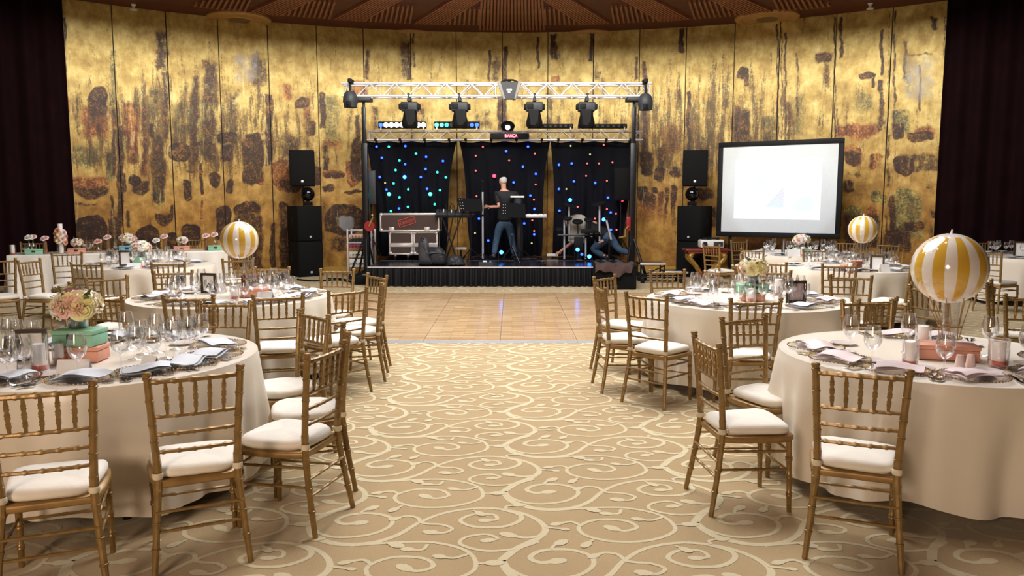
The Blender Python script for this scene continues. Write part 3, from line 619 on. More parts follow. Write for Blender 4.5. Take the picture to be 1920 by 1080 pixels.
# ---- round tables under cloths
m, t, b = nodes('satin_cloth'); k = t.links.new
b.inputs['Base Color'].default_value = L(226, 217, 200); b.inputs['Roughness'].default_value = .36; b.inputs['Specular IOR Level'].default_value = .55; b.inputs['Sheen Weight'].default_value = .15
tc = N(t, 'ShaderNodeTexCoord'); nz = N(t, 'ShaderNodeTexNoise', i={'Scale': 5, 'Detail': 4}); k(tc.outputs['Object'], nz.inputs[0])
bp = N(t, 'ShaderNodeBump', i={'Strength': .12, 'Distance': .02}); k(nz.outputs[0], bp.inputs['Height']); k(bp.outputs[0], b.inputs['Normal'])
M_cloth = m
M_napkin = mat('napkin_linen', L(206, 210, 214), .6, 0, .05, 10, .1, 60)
M_napkin2 = mat('napkin_pink', L(222, 204, 202), .5, 0, .05, 10, .1, 60)
TZ = .762
def cloth_mesh(R, seed, n=176):
    q = random.Random(seed); ph = [q.uniform(0, 6.28) for _ in range(6)]; rows = []
    for r in (.01, R * .4, R * .75, R * .93, R * .985): rows.append([(r * math.cos(2 * PI * i / n), r * math.sin(2 * PI * i / n), TZ - .004) for i in range(n + 1)])
    for u in (0, .02, .05, .1, .17, .26, .36, .47, .58, .7, .82, .92, 1.):
        row = []
        for i in range(n + 1):
            th = 2 * PI * (i % n) / n; w = min(1, u * 1.5)**1.2
            f_ = .55 * math.sin(13 * th + ph[0] + .8 * math.sin(3 * th + ph[1])) + .35 * math.sin(22 * th + ph[2] + math.sin(2 * th)) + .3 * math.sin(5 * th + ph[3])
            f_ = math.copysign(abs(f_)**1.1, f_) - .18
            r = R + .006 + .012 * min(1, u * 14) + (.02 * u) + .07 * w * f_
            hem = .655 + .03 * math.sin(3 * th + ph[4]) + .018 * math.sin(8 * th + ph[5]) - .01 * f_
            row.append((r * math.cos(th), r * math.sin(th), TZ - .006 * (u > 0) - u * hem))
        rows.append(row)
    return MB().grid(rows).mesh('tablecloth', M_cloth, True, 75)
WHERE = {'fl': 'front left', 'ml': 'middle left', 'bl': 'back left', 'fr': 'front right', 'mr': 'middle right', 'br': 'back right', 'sr': 'screen-side', 'xr': 'far right'}
leg_me = MB().cyl((0, 0, 0), (0, 0, .73), .022, .028, 10).mesh('leg', M_black2)
for key in WHERE:
    x, y, R = TAB[key]
    t_ = thing('banquet_table', f'round folding table hidden under the {WHERE[key]} white cloth, dark legs below', 'table', (x, y, 0))
    MB().lathe([(.001, .73), (R - .03, .73), (R - .02, .74), (R - .03, .75), (.001, .75)], 40).obj('tabletop', M_black2, t_)
    for a in (.6, 2.2, 3.7, 5.3): put('leg', leg_me, t_, (.62 * math.cos(a), .62 * math.sin(a), 0))
    o = put('tablecloth', cloth_mesh(R, ord(key[0]) * 7 + ord(key[1])), None, (x, y, 0)); tag(o, f'champagne satin cloth falling in folds from the {WHERE[key]} round table', 'tablecloth', 'satin tablecloths')
# ---- long head table with sequin cloth
ha, hb = ground(12, 479, .76), ground(428, 469.5, .76); hv = hb - ha; hl = hv.length; hd_ = hv.normalized(); hn = Vector((-hd_.y, hd_.x, 0)); hc = (ha + hb) / 2 + hn * .4; hc.z = 0
M_seq = mat('sequin_cloth', L(232, 226, 214), .3, .1, .12, 120, .4, 140)
t_ = thing('head_table', 'long head table hidden under the sequin cloth at the far left', 'table', hc, math.atan2(hd_.y, hd_.x))
MB().rbox(0, 0, .74, hl - .1, .74, .03, .005).obj('tabletop', M_black2, t_)
for sx in (-1, 1):
    for sy in (-1, 1): put('leg', leg_me, t_, (sx * (hl / 2 - .3), sy * .28, 0))
per = []
hx, hy = hl / 2, .39
for i in range(120): per.append((-hx + 2 * hx * i / 120, -hy, 0, -1))
for i in range(30): per.append((hx, -hy + 2 * hy * i / 30, 1, 0))
for i in range(120): per.append((hx - 2 * hx * i / 120, hy, 0, 1))
for i in range(30): per.append((-hx, hy - 2 * hy * i / 30, -1, 0))
rows = [[(x * .02, y * .02, TZ) for x, y, a, b_ in per + per[:1]], [(x * .97, y * .97, TZ) for x, y, a, b_ in per + per[:1]]]
for u in (0, .03, .1, .25, .45, .65, .82, 1):
    rows.append([(x + a * (.01 + .10 * u + .035 * u * math.sin(i * .52 + math.sin(i * .13))), y + b_ * (.01 + .10 * u + .035 * u * math.sin(i * .52 + math.sin(i * .13))), TZ - .005 - u * .74) for i, (x, y, a, b_) in enumerate(per + per[:1])])
o = MB().grid(rows).obj('tablecloth', M_seq, None, ang=75); o.location = hc; o.rotation_euler = (0, 0, math.atan2(hd_.y, hd_.x)); tag(o, 'sparkling sequin cloth on the long head table reaching the floor', 'tablecloth', 'satin tablecloths')
def onhead(u, v=0, z=TZ): p = ha + hv * u + hn * (.12 + v); return (p.x, p.y, z)

# ---- tableware meshes
def wine(h, rb, rr, stem):
    z0 = stem; hb_ = h - z0
    pr = [(.001, .006), (.012, .005), (.036, .0015), (.0375, 0), (.036, .003), (.012, .008), (.0055, .016), (.0042, .04), (.0042, z0 - .012), (.008, z0), (.022, z0 + .05 * hb_ / .14 * .2), (rb * .8, z0 + hb_ * .2), (rb, z0 + hb_ * .43), (rb * .97, z0 + hb_ * .6), (rr, h), (rr - .0015, h), (rb * .94, z0 + hb_ * .6), (rb * .95, z0 + hb_ * .43), (rb * .76, z0 + hb_ * .22), (.001, z0 + .008)]
    return MB().lathe(pr, 20).mesh('wine_glass', M_glass, True, 60)
G_wine, G_white, G_water = wine(.235, .047, .034, .10), wine(.205, .041, .032, .09), wine(.175, .043, .036, .065)
M_plate = glassmat('charger_glass', (.97, .96, .97), .14, .6, .08)
M_bead = mat('bead_gold', L(160, 128, 88), .3, .7, .2)
plate_me = MB().lathe([(.001, .003), (.11, .003), (.125, .007), (.163, .013), (.163, .016), (.124, .011), (.11, .008), (.001, .008)], 40).mesh('charger', M_plate)
bd = MB()
for i in range(52): a = 2 * PI * i / 52; bd.ball((.165 * math.cos(a), .165 * math.sin(a), .0145), .0042, 6, 4)
bead_me = bd.mesh('beaded_rim', M_bead)
side_me = MB().lathe([(.001, .002), (.05, .002), (.078, .010), (.078, .013), (.05, .005), (.001, .005)], 28).mesh('side_plate', mat('side_plate_china', L(214, 205, 200), .2, 0, .03))
def napkin_mesh(seed):
    q = random.Random(seed); mb = MB(); a, b_ = q.uniform(0, 6), q.uniform(0, 6)
    for lay in range(2):
        rows = []
        for i in range(11):
            row = []
            for j in range(7):
                x, y = -.115 + .23 * i / 10, -.075 + .15 * j / 6
                z = .012 + lay * .01 + .009 * math.sin(x * 22 + a + lay) + .006 * math.sin(y * 40 + b_) + .01 * (1 - abs(y) / .08)
                row.append((x + lay * .012 + .006 * math.sin(y * 30 + a), y + lay * .008 + .004 * math.sin(x * 28 + b_), max(z, .009)))
            rows.append(row)
        mb.grid(rows); mb.grid([[(x, y, z - .004) for x, y, z in r] for r in rows][::-1])
    return mb
NAP = [napkin_mesh(s_).mesh('napkin', M_napkin, True, 60) for s_ in (1, 2)]; NAP2 = [napkin_mesh(s_).mesh('napkin', M_napkin2, True, 60) for s_ in (3, 4)]
def outline(pts, z0=.002, z1=.005): mb = MB(); mb.prism(pts, z0, z1); return mb
kn = MB().prism([(-.009, -.105), (.009, -.105), (.008, -.02), (.010, .0), (.011, .07), (.004, .115), (-.008, .1), (-.008, 0)], .002, .0055).mesh('table_knife', M_chrome)
fk = MB().prism([(-.007, -.1), (.007, -.1), (.004, -.02), (.004, .03), (.012, .05), (.012, .095), (.009, .095), (.008, .06), (.0045, .06), (.004, .095), (.001, .095), (.0005, .06), (-.003, .06), (-.0035, .095), (-.0065, .095), (-.007, .06), (-.009, .06), (-.0095, .095), (-.012, .095), (-.012, .05), (-.004, .03), (-.004, -.02)], .002, .0055).mesh('table_fork', M_chrome)
sp_ = MB().prism([(-.007, -.1), (.007, -.1), (.004, -.02), (.004, .02), (.016, .04), (.02, .07), (.012, .1), (0, .108), (-.012, .1), (-.02, .07), (-.016, .04), (-.004, .02), (-.004, -.02)], .002, .006).mesh('table_spoon', M_chrome)
def glass_obj(me, x, y, size, key, z=TZ):
    return tag(put('wine_glass', me, None, (x, y, z)), f'{size} stemmed wine glass on the {WHERE[key]} table', 'glass', f'{size} glasses on the {WHERE[key]} table')
def setting(key, a, glasses=3, cutlery=True, nap=NAP, full=True, plate=True):
    x, y, R = TAB[key]; c_, s_ = math.cos(a), math.sin(a); rz = a + PI / 2
    def P(rad, lat): return (x + c_ * rad - s_ * lat, y + s_ * rad + c_ * lat, TZ)      # lat>0: to the left of a guest? (counter-clockwise)
    if plate:
        pl = put('charger_plate', plate_me, None, P(R - .21, 0), rz); tag(pl, f'beaded glass charger plate on the {WHERE[key]} table', 'plate', f'charger plates on the {WHERE[key]} table')
        if full: put('beaded_rim', bead_me, pl)
        tag(put('napkin', rnd.choice(nap), None, (*P(R - .21, 0)[:2], TZ + .0085), rz + rnd.uniform(-.5, .5)), f'pale folded napkin on the {WHERE[key]} table', 'napkin', f'napkins on the {WHERE[key]} table')
    if cutlery:
        for me, nm, lat in ((fk, 'table_fork', -.195), (fk, 'table_fork', -.22), (kn, 'table_knife', .195), (sp_, 'table_spoon', .225)):
            tag(put(nm, me, None, P(R - .2, lat), rz + PI + rnd.uniform(-.12, .12)), f'polished steel {nm[6:]} on the {WHERE[key]} table', 'cutlery', f'{nm[6:]}s on the {WHERE[key]} table')
        tag(put('side_plate', side_me, None, P(R - .39, -.2), 0), f'small china side plate on the {WHERE[key]} table', 'plate', f'side plates on the {WHERE[key]} table')
    for g_ in range(glasses):
        me, size = ((G_wine, 'large'), (G_white, 'medium'), (G_water, 'small'))[g_]
        glass_obj(me, *P(R - .43 - .05 * (g_ == 1), .03 + .105 * g_)[:2], size, key)
EXTRA = {'fl': (-108, -140, 172, 140, 112), 'ml': (), 'bl': (40, 75, 110, 150), 'fr': (-105, -135, -60, -25, 10, 130), 'mr': (-20,), 'br': (-20, 15, -60), 'sr': (-60, -95, -20, 20, 60), 'xr': (-90, -130, 150, 110, -50)}
for key in ('ml', 'bl', 'mr', 'br', 'sr', 'xr'):
    angs = sorted(list(SEATS.get(key, [])) + [math.radians(d) for d in EXTRA[key]])
    near = key in ('ml', 'mr'); last = -99
    for a in angs:
        if a - last < .3: continue
        last = a; setting(key, a, 3 if key not in ('xr',) else 2, near, NAP if key != 'mr' else NAP2 + NAP, near)
for a in SEATS['fl'] + [math.radians(d) for d in EXTRA['fl']]: setting('fl', a, 0)
for a in SEATS['fr'][:4] + [math.radians(d) for d in (-100, -62, -15, 60)]: setting('fr', a, 0, True, NAP2)
for px, py, g_ in ((228, 700, 0), (260, 692, 0), (288, 695, 0), (327, 675, 0), (312, 671, 1), (358, 668, 0), (347, 664, 1), (379, 661, 0), (240, 656, 0), (296, 661, 0), (330, 655, 1), (268, 664, 1), (364, 652, 2), (253, 674, 2),
                   (148, 711, 0), (16, 722, 0), (29, 714, 0), (47, 708, 1), (22, 672, 0), (36, 664, 1), (66, 666, 1), (6, 690, 1)):
    p = ground(px, py, TZ); glass_obj((G_wine, G_white, G_water)[g_], p.x, p.y, ('large', 'medium', 'small')[g_], 'fl')
for px, py, g_ in ((1593, 665, 0), (1634, 691, 0), (1702, 661, 0), (1769, 709, 0), (1853, 668, 0), (1925, 690, 0)):
    p = ground(px, py, TZ); glass_obj(G_wine, p.x, p.y, 'large', 'fr')
# ================================================================ TABLE DECORATION
M_mint = mat('mint_card', L(138, 190, 158), .6, 0, .06); M_pinkbox = mat('salmon_card', L(214, 152, 128), .6, 0, .06); M_bluebox = mat('sky_card', L(110, 168, 190), .6, 0, .06)
M_clasp = mat('dark_clasp', L(48, 38, 28), .5); M_candle = mat('candle_wax', L(250, 244, 238), .5, 0, .02); M_sand = mat('coral_sand', L(196, 88, 66), .8, 0, .2, 80)
M_leaf = mat('leaf_green', L(66, 92, 40), .5, 0, .3, 20); M_leafd = mat('leaf_lining', L(40, 62, 34), .35, 0, .25, 20)
M_fwood = mat('frame_wood', L(58, 44, 24), .35, 0, .3, 6); M_paper = mat('card_paper', L(232, 230, 226), .7, 0, .02); M_rope = mat('rope', L(160, 128, 84), .8, 0, .2, 60)
FL = {'cream': mat('rose_cream', L(240, 228, 196), .6, 0, .06), 'yellow': mat('rose_yellow', L(240, 228, 166), .6, 0, .08), 'pink': mat('rose_pink', L(234, 190, 174), .6, 0, .1), 'blush': mat('rose_blush', L(236, 206, 200), .6, 0, .06), 'peach': mat('rose_peach', L(228, 178, 142), .6, 0, .1), 'white': mat('rose_white', L(238, 236, 226), .6, 0, .03), 'mauve': mat('bloom_mauve', L(170, 118, 128), .7, 0, .2)}
def rose_mesh(mt, R=.045, seed=0):
    q = random.Random(seed); mb = MB()
    for ring, (n_, r0, op, h, tilt) in enumerate(((3, .25, .12, .95, 0), (4, .42, .25, .92, .4), (5, .6, .42, .8, .9), (6, .72, .6, .62, .2))):
        for p in range(n_):
            a0 = 2 * PI * p / n_ + tilt + q.uniform(-.15, .15); rows = []; wd = 2 * PI / n_ * .72
            for i in range(4):
                v = i / 3; row = []
                for j in range(5):
                    u = j / 2 - 1; a = a0 + wd * u * (.65 + .35 * math.sin(PI * min(1, v * .8 + .2)))
                    rr = R * (r0 * (.35 + .65 * math.sin(v * PI / 2)) + op * v * v * .75 + .05 * u * u); zz = R * (h * v * 1.1 - .5 - .16 * u * u * v - (op * .55 if v > .9 else 0))
                    row.append((rr * math.cos(a), rr * math.sin(a), zz))
                rows.append(row)
            mb.grid(rows)
    return mb.mesh('rose', mt, True, 70)
ROSE = {k_: rose_mesh(v_, seed=i) for i, (k_, v_) in enumerate(FL.items())}
lf = MB()
lf.grid([[(.011 * math.sin(PI * min(1, i / 5 * .92 + .06)) * u * 1.6, .0 + .075 * i / 5, .01 * math.sin(i * .6) + .006 * abs(u)) for u in (-1, 0, 1)] for i in range(6)])
leaf_me = lf.mesh('leaf', M_leaf, True, 80)
def face(o, d, roll=0):
    o.rotation_mode = 'QUATERNION'; o.rotation_quaternion = Vector(d).to_track_quat('Z', 'Y')
def bouquet(loc, label, R, colors, seed, vase=True, scale=1., vh=.1, nleaf=14):
    q = random.Random(seed); t_ = thing('flower_arrangement', label, 'flowers', loc, 0)
    if vase:
        MB().lathe([(.001, .002), (.05, .002), (.055, .01), (.058, vh), (.056, vh), (.05, .008)], 20).obj('vase', M_glass, t_)
        MB().lathe([(.001, .004), (.046, .004), (.049, .02), (.053, vh - .005), (.001, vh - .002)], 16).obj('leaf_lining', M_leafd, t_)
    colors = [c_ for c_ in colors for _ in (0, 1)]; n_ = len(colors); zc = vh + R * .42
    for i, c_ in enumerate(colors):
        f_ = (i + .5) / n_; ph = math.acos(1 - 1.25 * f_); th = i * 2.39996 + seed
        d = Vector((math.sin(ph) * math.cos(th), math.sin(ph) * math.sin(th), math.cos(ph)))
        o = put('rose', ROSE[c_], t_, (d.x * R, d.y * R, zc + d.z * R * .66)); face(o, d); o.scale = (scale * q.uniform(.95, 1.35),) * 3
    for i in range(nleaf):
        th = q.uniform(0, 6.28); ph = q.uniform(.7, 1.9); d = Vector((math.sin(ph) * math.cos(th), math.sin(ph) * math.sin(th), math.cos(ph)))
        o = put('leaf', leaf_me, t_, (d.x * R * .9, d.y * R * .9, zc + d.z * R * .75)); o.rotation_mode = 'QUATERNION'; o.rotation_quaternion = (d + Vector((0, 0, .5 * q.random()))).to_track_quat('Y', 'Z'); o.scale = (q.uniform(.5, .95),) * 3
    return t_
def box_thing(loc, rotz, label, w, d, h, m_, clasp=False, handle=False):
    t_ = thing('gift_box', label, 'box', loc, rotz)
    MB().rbox(0, 0, h * .36, w, d, h * .70, .008).obj('box_body', m_, t_); MB().rbox(0, 0, h * .85, w + .006, d + .006, h * .29, .008).obj('lid', m_, t_)
    if clasp: MB().rbox(0, -d / 2 - .006, h * .62, w * .2, .012, h * .3, .003).obj('clasp', M_clasp, t_)
    return t_
def candle_glass(loc, label, r=.04, h=.16, ch=.10, key=None, tilt=0.0):
    t_ = thing('candle_holder', label, 'candle', loc)
    MB().lathe([(.001, .004), (r * .95, .004), (r, .012), (r, h), (r - .003, h), (r - .003, .014), (.001, .010)], 24).obj('glass_cylinder', M_glass, t_)
    MB().lathe([(.001, .012), (r - .005, .012), (r - .005, .036), (.001, .038)], 20).obj('coral_sand', M_sand, t_)
    c_ = MB().lathe([(.001, 0), (r * .66, 0), (r * .66, ch - .003), (r * .62, ch), (.001, ch - .002)], 20); c_.cyl((0, 0, ch - .003), (0, 0, ch + .012), .0012, n=5)
    o = c_.obj('wax_candle', M_candle, t_); o.location = (0, 0, .036); o.rotation_euler = (tilt, -tilt, 0); return t_
def frame(loc, rotz, label, w, h, mpic, txt=None):
    t_ = thing('framed_card', label, 'picture frame', loc, rotz); b_ = w * .14
    mb = MB().box(-w / 2, w / 2, -.01, .01, 0, b_).box(-w / 2, w / 2, -.01, .01, h - b_, h).box(-w / 2, -w / 2 + b_, -.01, .01, b_, h - b_).box(w / 2 - b_, w / 2, -.01, .01, b_, h - b_)
    mb.obj('frame_border', M_fwood, t_, False); MB().box(-w / 2 + b_, w / 2 - b_, -.002, .006, b_, h - b_).obj('card', mpic, t_, False)
    MB().box(-.012, .012, .008, .075, 0, .012).obj('stand_foot', M_fwood, t_, False)
    if txt:
        o = text(txt, h * .5, M_clasp, t_); o.location = (0, -.004, h * .36); o.rotation_euler = (PI / 2, 0, 0); o.name = 'printed_letter'
    return t_
def text(s_, size, m_, parent, ext=.001, align='CENTER'):
    c_ = bpy.data.curves.new('lettering', 'FONT'); c_.body = s_; c_.size = size; c_.align_x = align; c_.align_y = 'CENTER'; c_.extrude = ext
    o = bpy.data.objects.new('tmp', c_); COL.objects.link(o); bpy.context.view_layer.update()
    me = bpy.data.meshes.new_from_object(o.evaluated_get(bpy.context.evaluated_depsgraph_get())); bpy.data.objects.remove(o)
    me.materials.clear(); me.materials.append(m_); return put('lettering', me, parent)
# ---- striped balloons on rope baskets
m, t, b = nodes('balloon_stripes'); k = t.links.new
tc = N(t, 'ShaderNodeTexCoord'); sx = N(t, 'ShaderNodeSeparateXYZ'); k(tc.outputs['Object'], sx.inputs[0])
an = N(t, 'ShaderNodeMath', operation='ARCTAN2'); k(sx.outputs[1], an.inputs[0]); k(sx.outputs[0], an.inputs[1])
mu = N(t, 'ShaderNodeMath', operation='MULTIPLY'); mu.inputs[1].default_value = 10; k(an.outputs[0], mu.inputs[0])
si = N(t, 'ShaderNodeMath', operation='SINE'); k(mu.outputs[0], si.inputs[0])
r = ramp(t, [(.46, L(226, 218, 206)), (.54, L(206, 164, 58))]); mr = N(t, 'ShaderNodeMapRange', i={1: -1, 2: 1}); k(si.outputs[0], mr.inputs[0]); k(mr.outputs[0], r.inputs[0])
mk = N(t, 'ShaderNodeMath', operation='ABSOLUTE'); k(sx.outputs[2], mk.inputs[0])
lt = N(t, 'ShaderNodeMath', operation='LESS_THAN'); lt.inputs[1].default_value = .9; k(mk.outputs[0], lt.inputs[0])
mx = N(t, 'ShaderNodeMix', data_type='RGBA'); k(lt.outputs[0], mx.inputs[0]); mx.inputs[6].default_value = L(226, 218, 206); k(r.outputs[0], mx.inputs[7]); k(mx.outputs[2], b.inputs['Base Color'])
b.inputs['Roughness'].default_value = .12; b.inputs['Coat Weight'].default_value = .6; b.inputs['Transmission Weight'].default_value = 0

M_balloon = m
bal_me = MB().ball((0, 0, 0), 1, 48, 28).mesh('balloon', M_balloon, True, 180)
def balloon_piece(key, px, py, rpx, bx, by, label, rot=0):
    base = ground(bx, by, TZ); bh = .09; t_ = thing('balloon_centrepiece', label, 'balloon', (base.x, base.y, TZ + bh), rot)
    P = at(px, py, base.y); r_ = rpx * (base.y * cp - (P.z - H) * sp) / F; zc = P.z - TZ - bh; ox = P.x - base.x
    bo = put('balloon', bal_me, t_, (ox, 0, zc)); bo.scale = (r_,) * 3
    MB().tube([(ox, 0, zc + r_ - .002), (ox + .004, 0, zc + r_ + .022)], [.008, .005], 8).obj('valve', M_white, t_)
    zb = .0; zt = zc - r_ * .98
    MB().lathe([(.001, zb + .004), (.042, zb + .004), (.044, .012), (.046, zt), (.044, zt), (.041, .014)], 20).obj('glass_tube', M_glass, t_)
    MB().lathe([(.062, .075), (.066, .079), (.062, .083), (.058, .079), (.062, .075)], 20).obj('hoop', M_rope, t_)
    for i in range(8):
        a = 2 * PI * i / 8 + .2; MB().tube([(.062 * math.cos(a), .062 * math.sin(a), .08), (ox + r_ * .62 * math.cos(a), r_ * .62 * math.sin(a), zc - r_ * .76)], .0028, 5).obj('rope', M_rope, t_)
        MB().tube([(.062 * math.cos(a), .062 * math.sin(a), .08), (.05 * math.cos(a + .3), .05 * math.sin(a + .3), .0)], .0028, 5).obj('rope', M_rope, t_)
    return t_
g = ground
def gp(x, y, dz=0): p = g(x, y, TZ); return (p.x, p.y, TZ + dz)
# front left table
box_thing(gp(156, 675), .08, 'salmon box under the mint box on the front left table', .235, .16, .088, M_pinkbox)
box_thing(gp(153, 675, .0885), -.05, 'mint green box with dark clasp under the yellow roses', .235, .16, .094, M_mint, True)
bouquet(gp(150, 674, .184), 'big bouquet of pale yellow and pink roses, front left table', .115, ['mauve', 'blush', 'cream', 'white', 'yellow', 'cream', 'yellow', 'cream', 'pink', 'yellow', 'cream', 'pink', 'yellow', 'white'], 2, scale=1.0, vh=.075)
candle_glass(gp(76, 697), 'white candle on coral sand in glass, front left table', .045, .2, .115)
candle_glass(gp(112, 682), 'white candle standing beside the salmon box, front left table', .036, .12, .08)
frame(gp(62, 676), .15, 'dark wooden table frame behind the left candle', .16, .18, M_paper)
def card(loc, rotz, label, w=.11, h=.075):
    t_ = thing('place_card', label, 'card', loc, rotz); MB().add([(-w / 2, -.035, 0), (w / 2, -.035, 0), (w / 2, 0, h), (-w / 2, 0, h), (-w / 2, .035, 0), (w / 2, .035, 0)], [(0, 1, 2, 3), (3, 2, 5, 4)]).obj('card_fold', M_paper, t_, False); return t_
card(gp(140, 704), .1, 'white folded card before the salmon box, front left table', .16, .085)
card(gp(283, 692), -.5, 'white folded menu card among the cluster of glasses')
card(gp(10, 706), .4, 'white folded card at the left frame edge')
# middle left table
box_thing(gp(478, 556), 0, 'salmon box carrying the left striped balloon', .22, .16, .088, M_pinkbox)
balloon_piece('ml', 449, 450, 35, 470, 555, 'yellow and white striped balloon on the middle left table')
box_thing(gp(470, 553, .0885), .1, 'small dark red box with a picture on the salmon box', .15, .1, .11, mat('maroon_card', L(92, 36, 26), .6))
frame(gp(392, 550), -.25, 'dark frame with black letter, middle left table', .17, .2, M_paper, 'A')
candle_glass(gp(440, 563), 'white candle in glass beside the left balloon', .042, .16, .10)
card(gp(498, 561), -.2, 'grey folded card right of the left balloon candle', .15, .07)
card(gp(415, 549), 0, 'white box-like card right of the dark letter frame', .09, .09)
# back left table
box_thing(gp(266, 494), .1, 'mint box under the bouquet of the back left table', .23, .16, .10, M_mint, False)
bouquet(gp(266, 494, .101), 'bouquet of cream and blush roses, back left table', .12, ['cream', 'white', 'blush', 'mauve', 'white', 'cream', 'blush', 'white', 'cream', 'blush', 'white', 'cream'], 5, vh=.085)
candle_glass(gp(279, 500), 'white candle right of the mint box, back left table', .04, .14, .1); candle_glass(gp(268, 503), 'short white candle before the mint box, back left table', .035, .1, .06)
frame(gp(236, 499), .1, 'white standing card in dark frame, back left table', .17, .22, M_paper); card(gp(252, 504), .1, 'white folded card in front of the back left bouquet', .18, .08)
# front right table
box_thing(gp(1770, 671), -.32, 'long salmon box under the big striped balloon', .33, .17, .085, M_pinkbox)
balloon_piece('fr', 1780, 503, 65.5, 1778, 664, 'big yellow and white striped balloon, front right table')
candle_glass(gp(1706, 688), 'leaning pink-white candle on coral sand left of the salmon box', .043, .155, .11, tilt=.09)
candle_glass(gp(1871, 688), 'upright pink-white candle on coral sand right of the salmon box', .052, .16, .105); candle_glass(gp(1729, 659), 'pale candle behind the salmon box, left', .045, .16, .12)
shk = MB().lathe([(.001, 0), (.025, 0), (.026, .006), (.019, .06), (.017, .072), (.001, .075)], 20).mesh('shaker', mat('shaker_china', L(232, 206, 200), .25, 0, .03))
tag(put('salt_shaker', shk, None, gp(1799, 690)), 'pinkish china shaker, left one of the pair before the salmon box', 'shaker', 'shaker pair'); tag(put('salt_shaker', shk, None, gp(1819, 689)), 'pinkish china shaker, right one of the pair before the salmon box', 'shaker', 'shaker pair')
# middle right table
box_thing(gp(1410, 563), 0, 'salmon box under the mint box, middle right table', .2, .15, .07, M_pinkbox); box_thing(gp(1408, 563, .071), .1, 'mint green box with dark clasp, middle right table', .27, .16, .085, M_mint, True)
bouquet(gp(1411, 562, .157), 'bouquet of cream and peach roses, middle right table', .12, ['mauve', 'white', 'mauve', 'white', 'cream', 'white', 'cream', 'yellow', 'cream', 'yellow', 'peach', 'cream', 'blush'], 9, vh=.085, nleaf=22)
frame(gp(1492, 568), .05, 'dark wooden frame with card, middle right table', .18, .2, mat('framed_print', L(178, 160, 160), .6, 0, .2, 40)); candle_glass(gp(1408, 567), 'white candle before the mint box, middle right table', .042, .13, .09); candle_glass(gp(1458, 556), 'pale lilac candle right of the mint box', .045, .17, .13)
# back right tables
box_thing(gp(1593, 507), 0, 'small salmon box under the far striped balloon', .2, .14, .08, M_pinkbox); balloon_piece('br', 1618, 430, 26, 1616, 503, 'small far yellow and white striped balloon, back right')
box_thing(gp(1606, 508, 0.0), .2, 'small brown box beside the far balloon', .1, .09, .13, mat('brown_card', L(140, 78, 50), .6)); candle_glass(gp(1594, 514), 'white candle beside the far balloon', .04, .13, .1)
frame(gp(1644, 509), -.5, 'dark frame edge-on right of the far balloon', .17, .21, M_paper); card(gp(1658, 510), .2, 'white card right of the dark frame at the back right', .13, .1)
box_thing(gp(1502, 477), 0, 'mint box under the bouquet below the screen', .26, .17, .11, M_mint, True); bouquet(gp(1502, 477, .111), 'bouquet of blush and white roses below the screen', .13, ['white', 'blush', 'white', 'cream', 'blush', 'white', 'cream', 'blush', 'white'], 12, vh=.08)
card(gp(1487, 481), .1, 'white card in front of the screen-side bouquet', .22, .12); candle_glass(gp(1505, 481), 'white candle before the screen-side bouquet', .045, .16, .12); frame(gp(1468, 478), .9, 'tall cream card edge-on, screen-side table', .12, .26, M_paper)
p = gp(1912, 482); frame(p, -.2, 'white table number card in dark frame, far right table', .2, .26, M_paper)
# long head table
def hpx(px):      # fraction along the head table for a pixel column
    d = (hb - ha); lo, hi = 0., 1.
    for _ in range(30):
        mid = (lo + hi) / 2; q_ = ha + d * mid + hn * .2; x_, _y = project(np.array([[q_.x, q_.y, TZ]])); (lo, hi) = (mid, hi) if x_[0] < px else (lo, mid)
    return (lo + hi) / 2
hrot = math.atan2(hd_.y, hd_.x)
for px, m_, lab in ((66, M_mint, 'mint box with clasp, leftmost on the head table'), (145, M_pinkbox, 'pink box with clasp, second on the head table'), (240, M_bluebox, 'blue box with clasp on the head table'), (341, M_pinkbox, 'pink box with clasp, fourth on the head table'), (404, M_mint, 'mint box with clasp, rightmost on the head table')):
    box_thing(onhead(hpx(px), .02), hrot, lab, .27, .17, .09 if px != 240 else .12, m_, True)
for px, cols, z_, lab, R in ((146, ['blush', 'cream', 'blush', 'cream', 'white'], .091, 'small bowl of blush roses on the second head table box', .08), (241, ['cream', 'blush', 'white', 'pink', 'cream', 'white', 'blush', 'cream', 'white'], .121, 'round bouquet on the blue head table box', .13), (343, ['white', 'cream', 'white', 'blush'], .091, 'small bowl of white roses on the fourth head table box', .085)):
    bouquet(onhead(hpx(px), .02, TZ + z_), lab, R, cols, int(px), vh=.06, nleaf=8)
M_brass = mat('bronze_vase', L(150, 112, 80), .25, .5, .15)
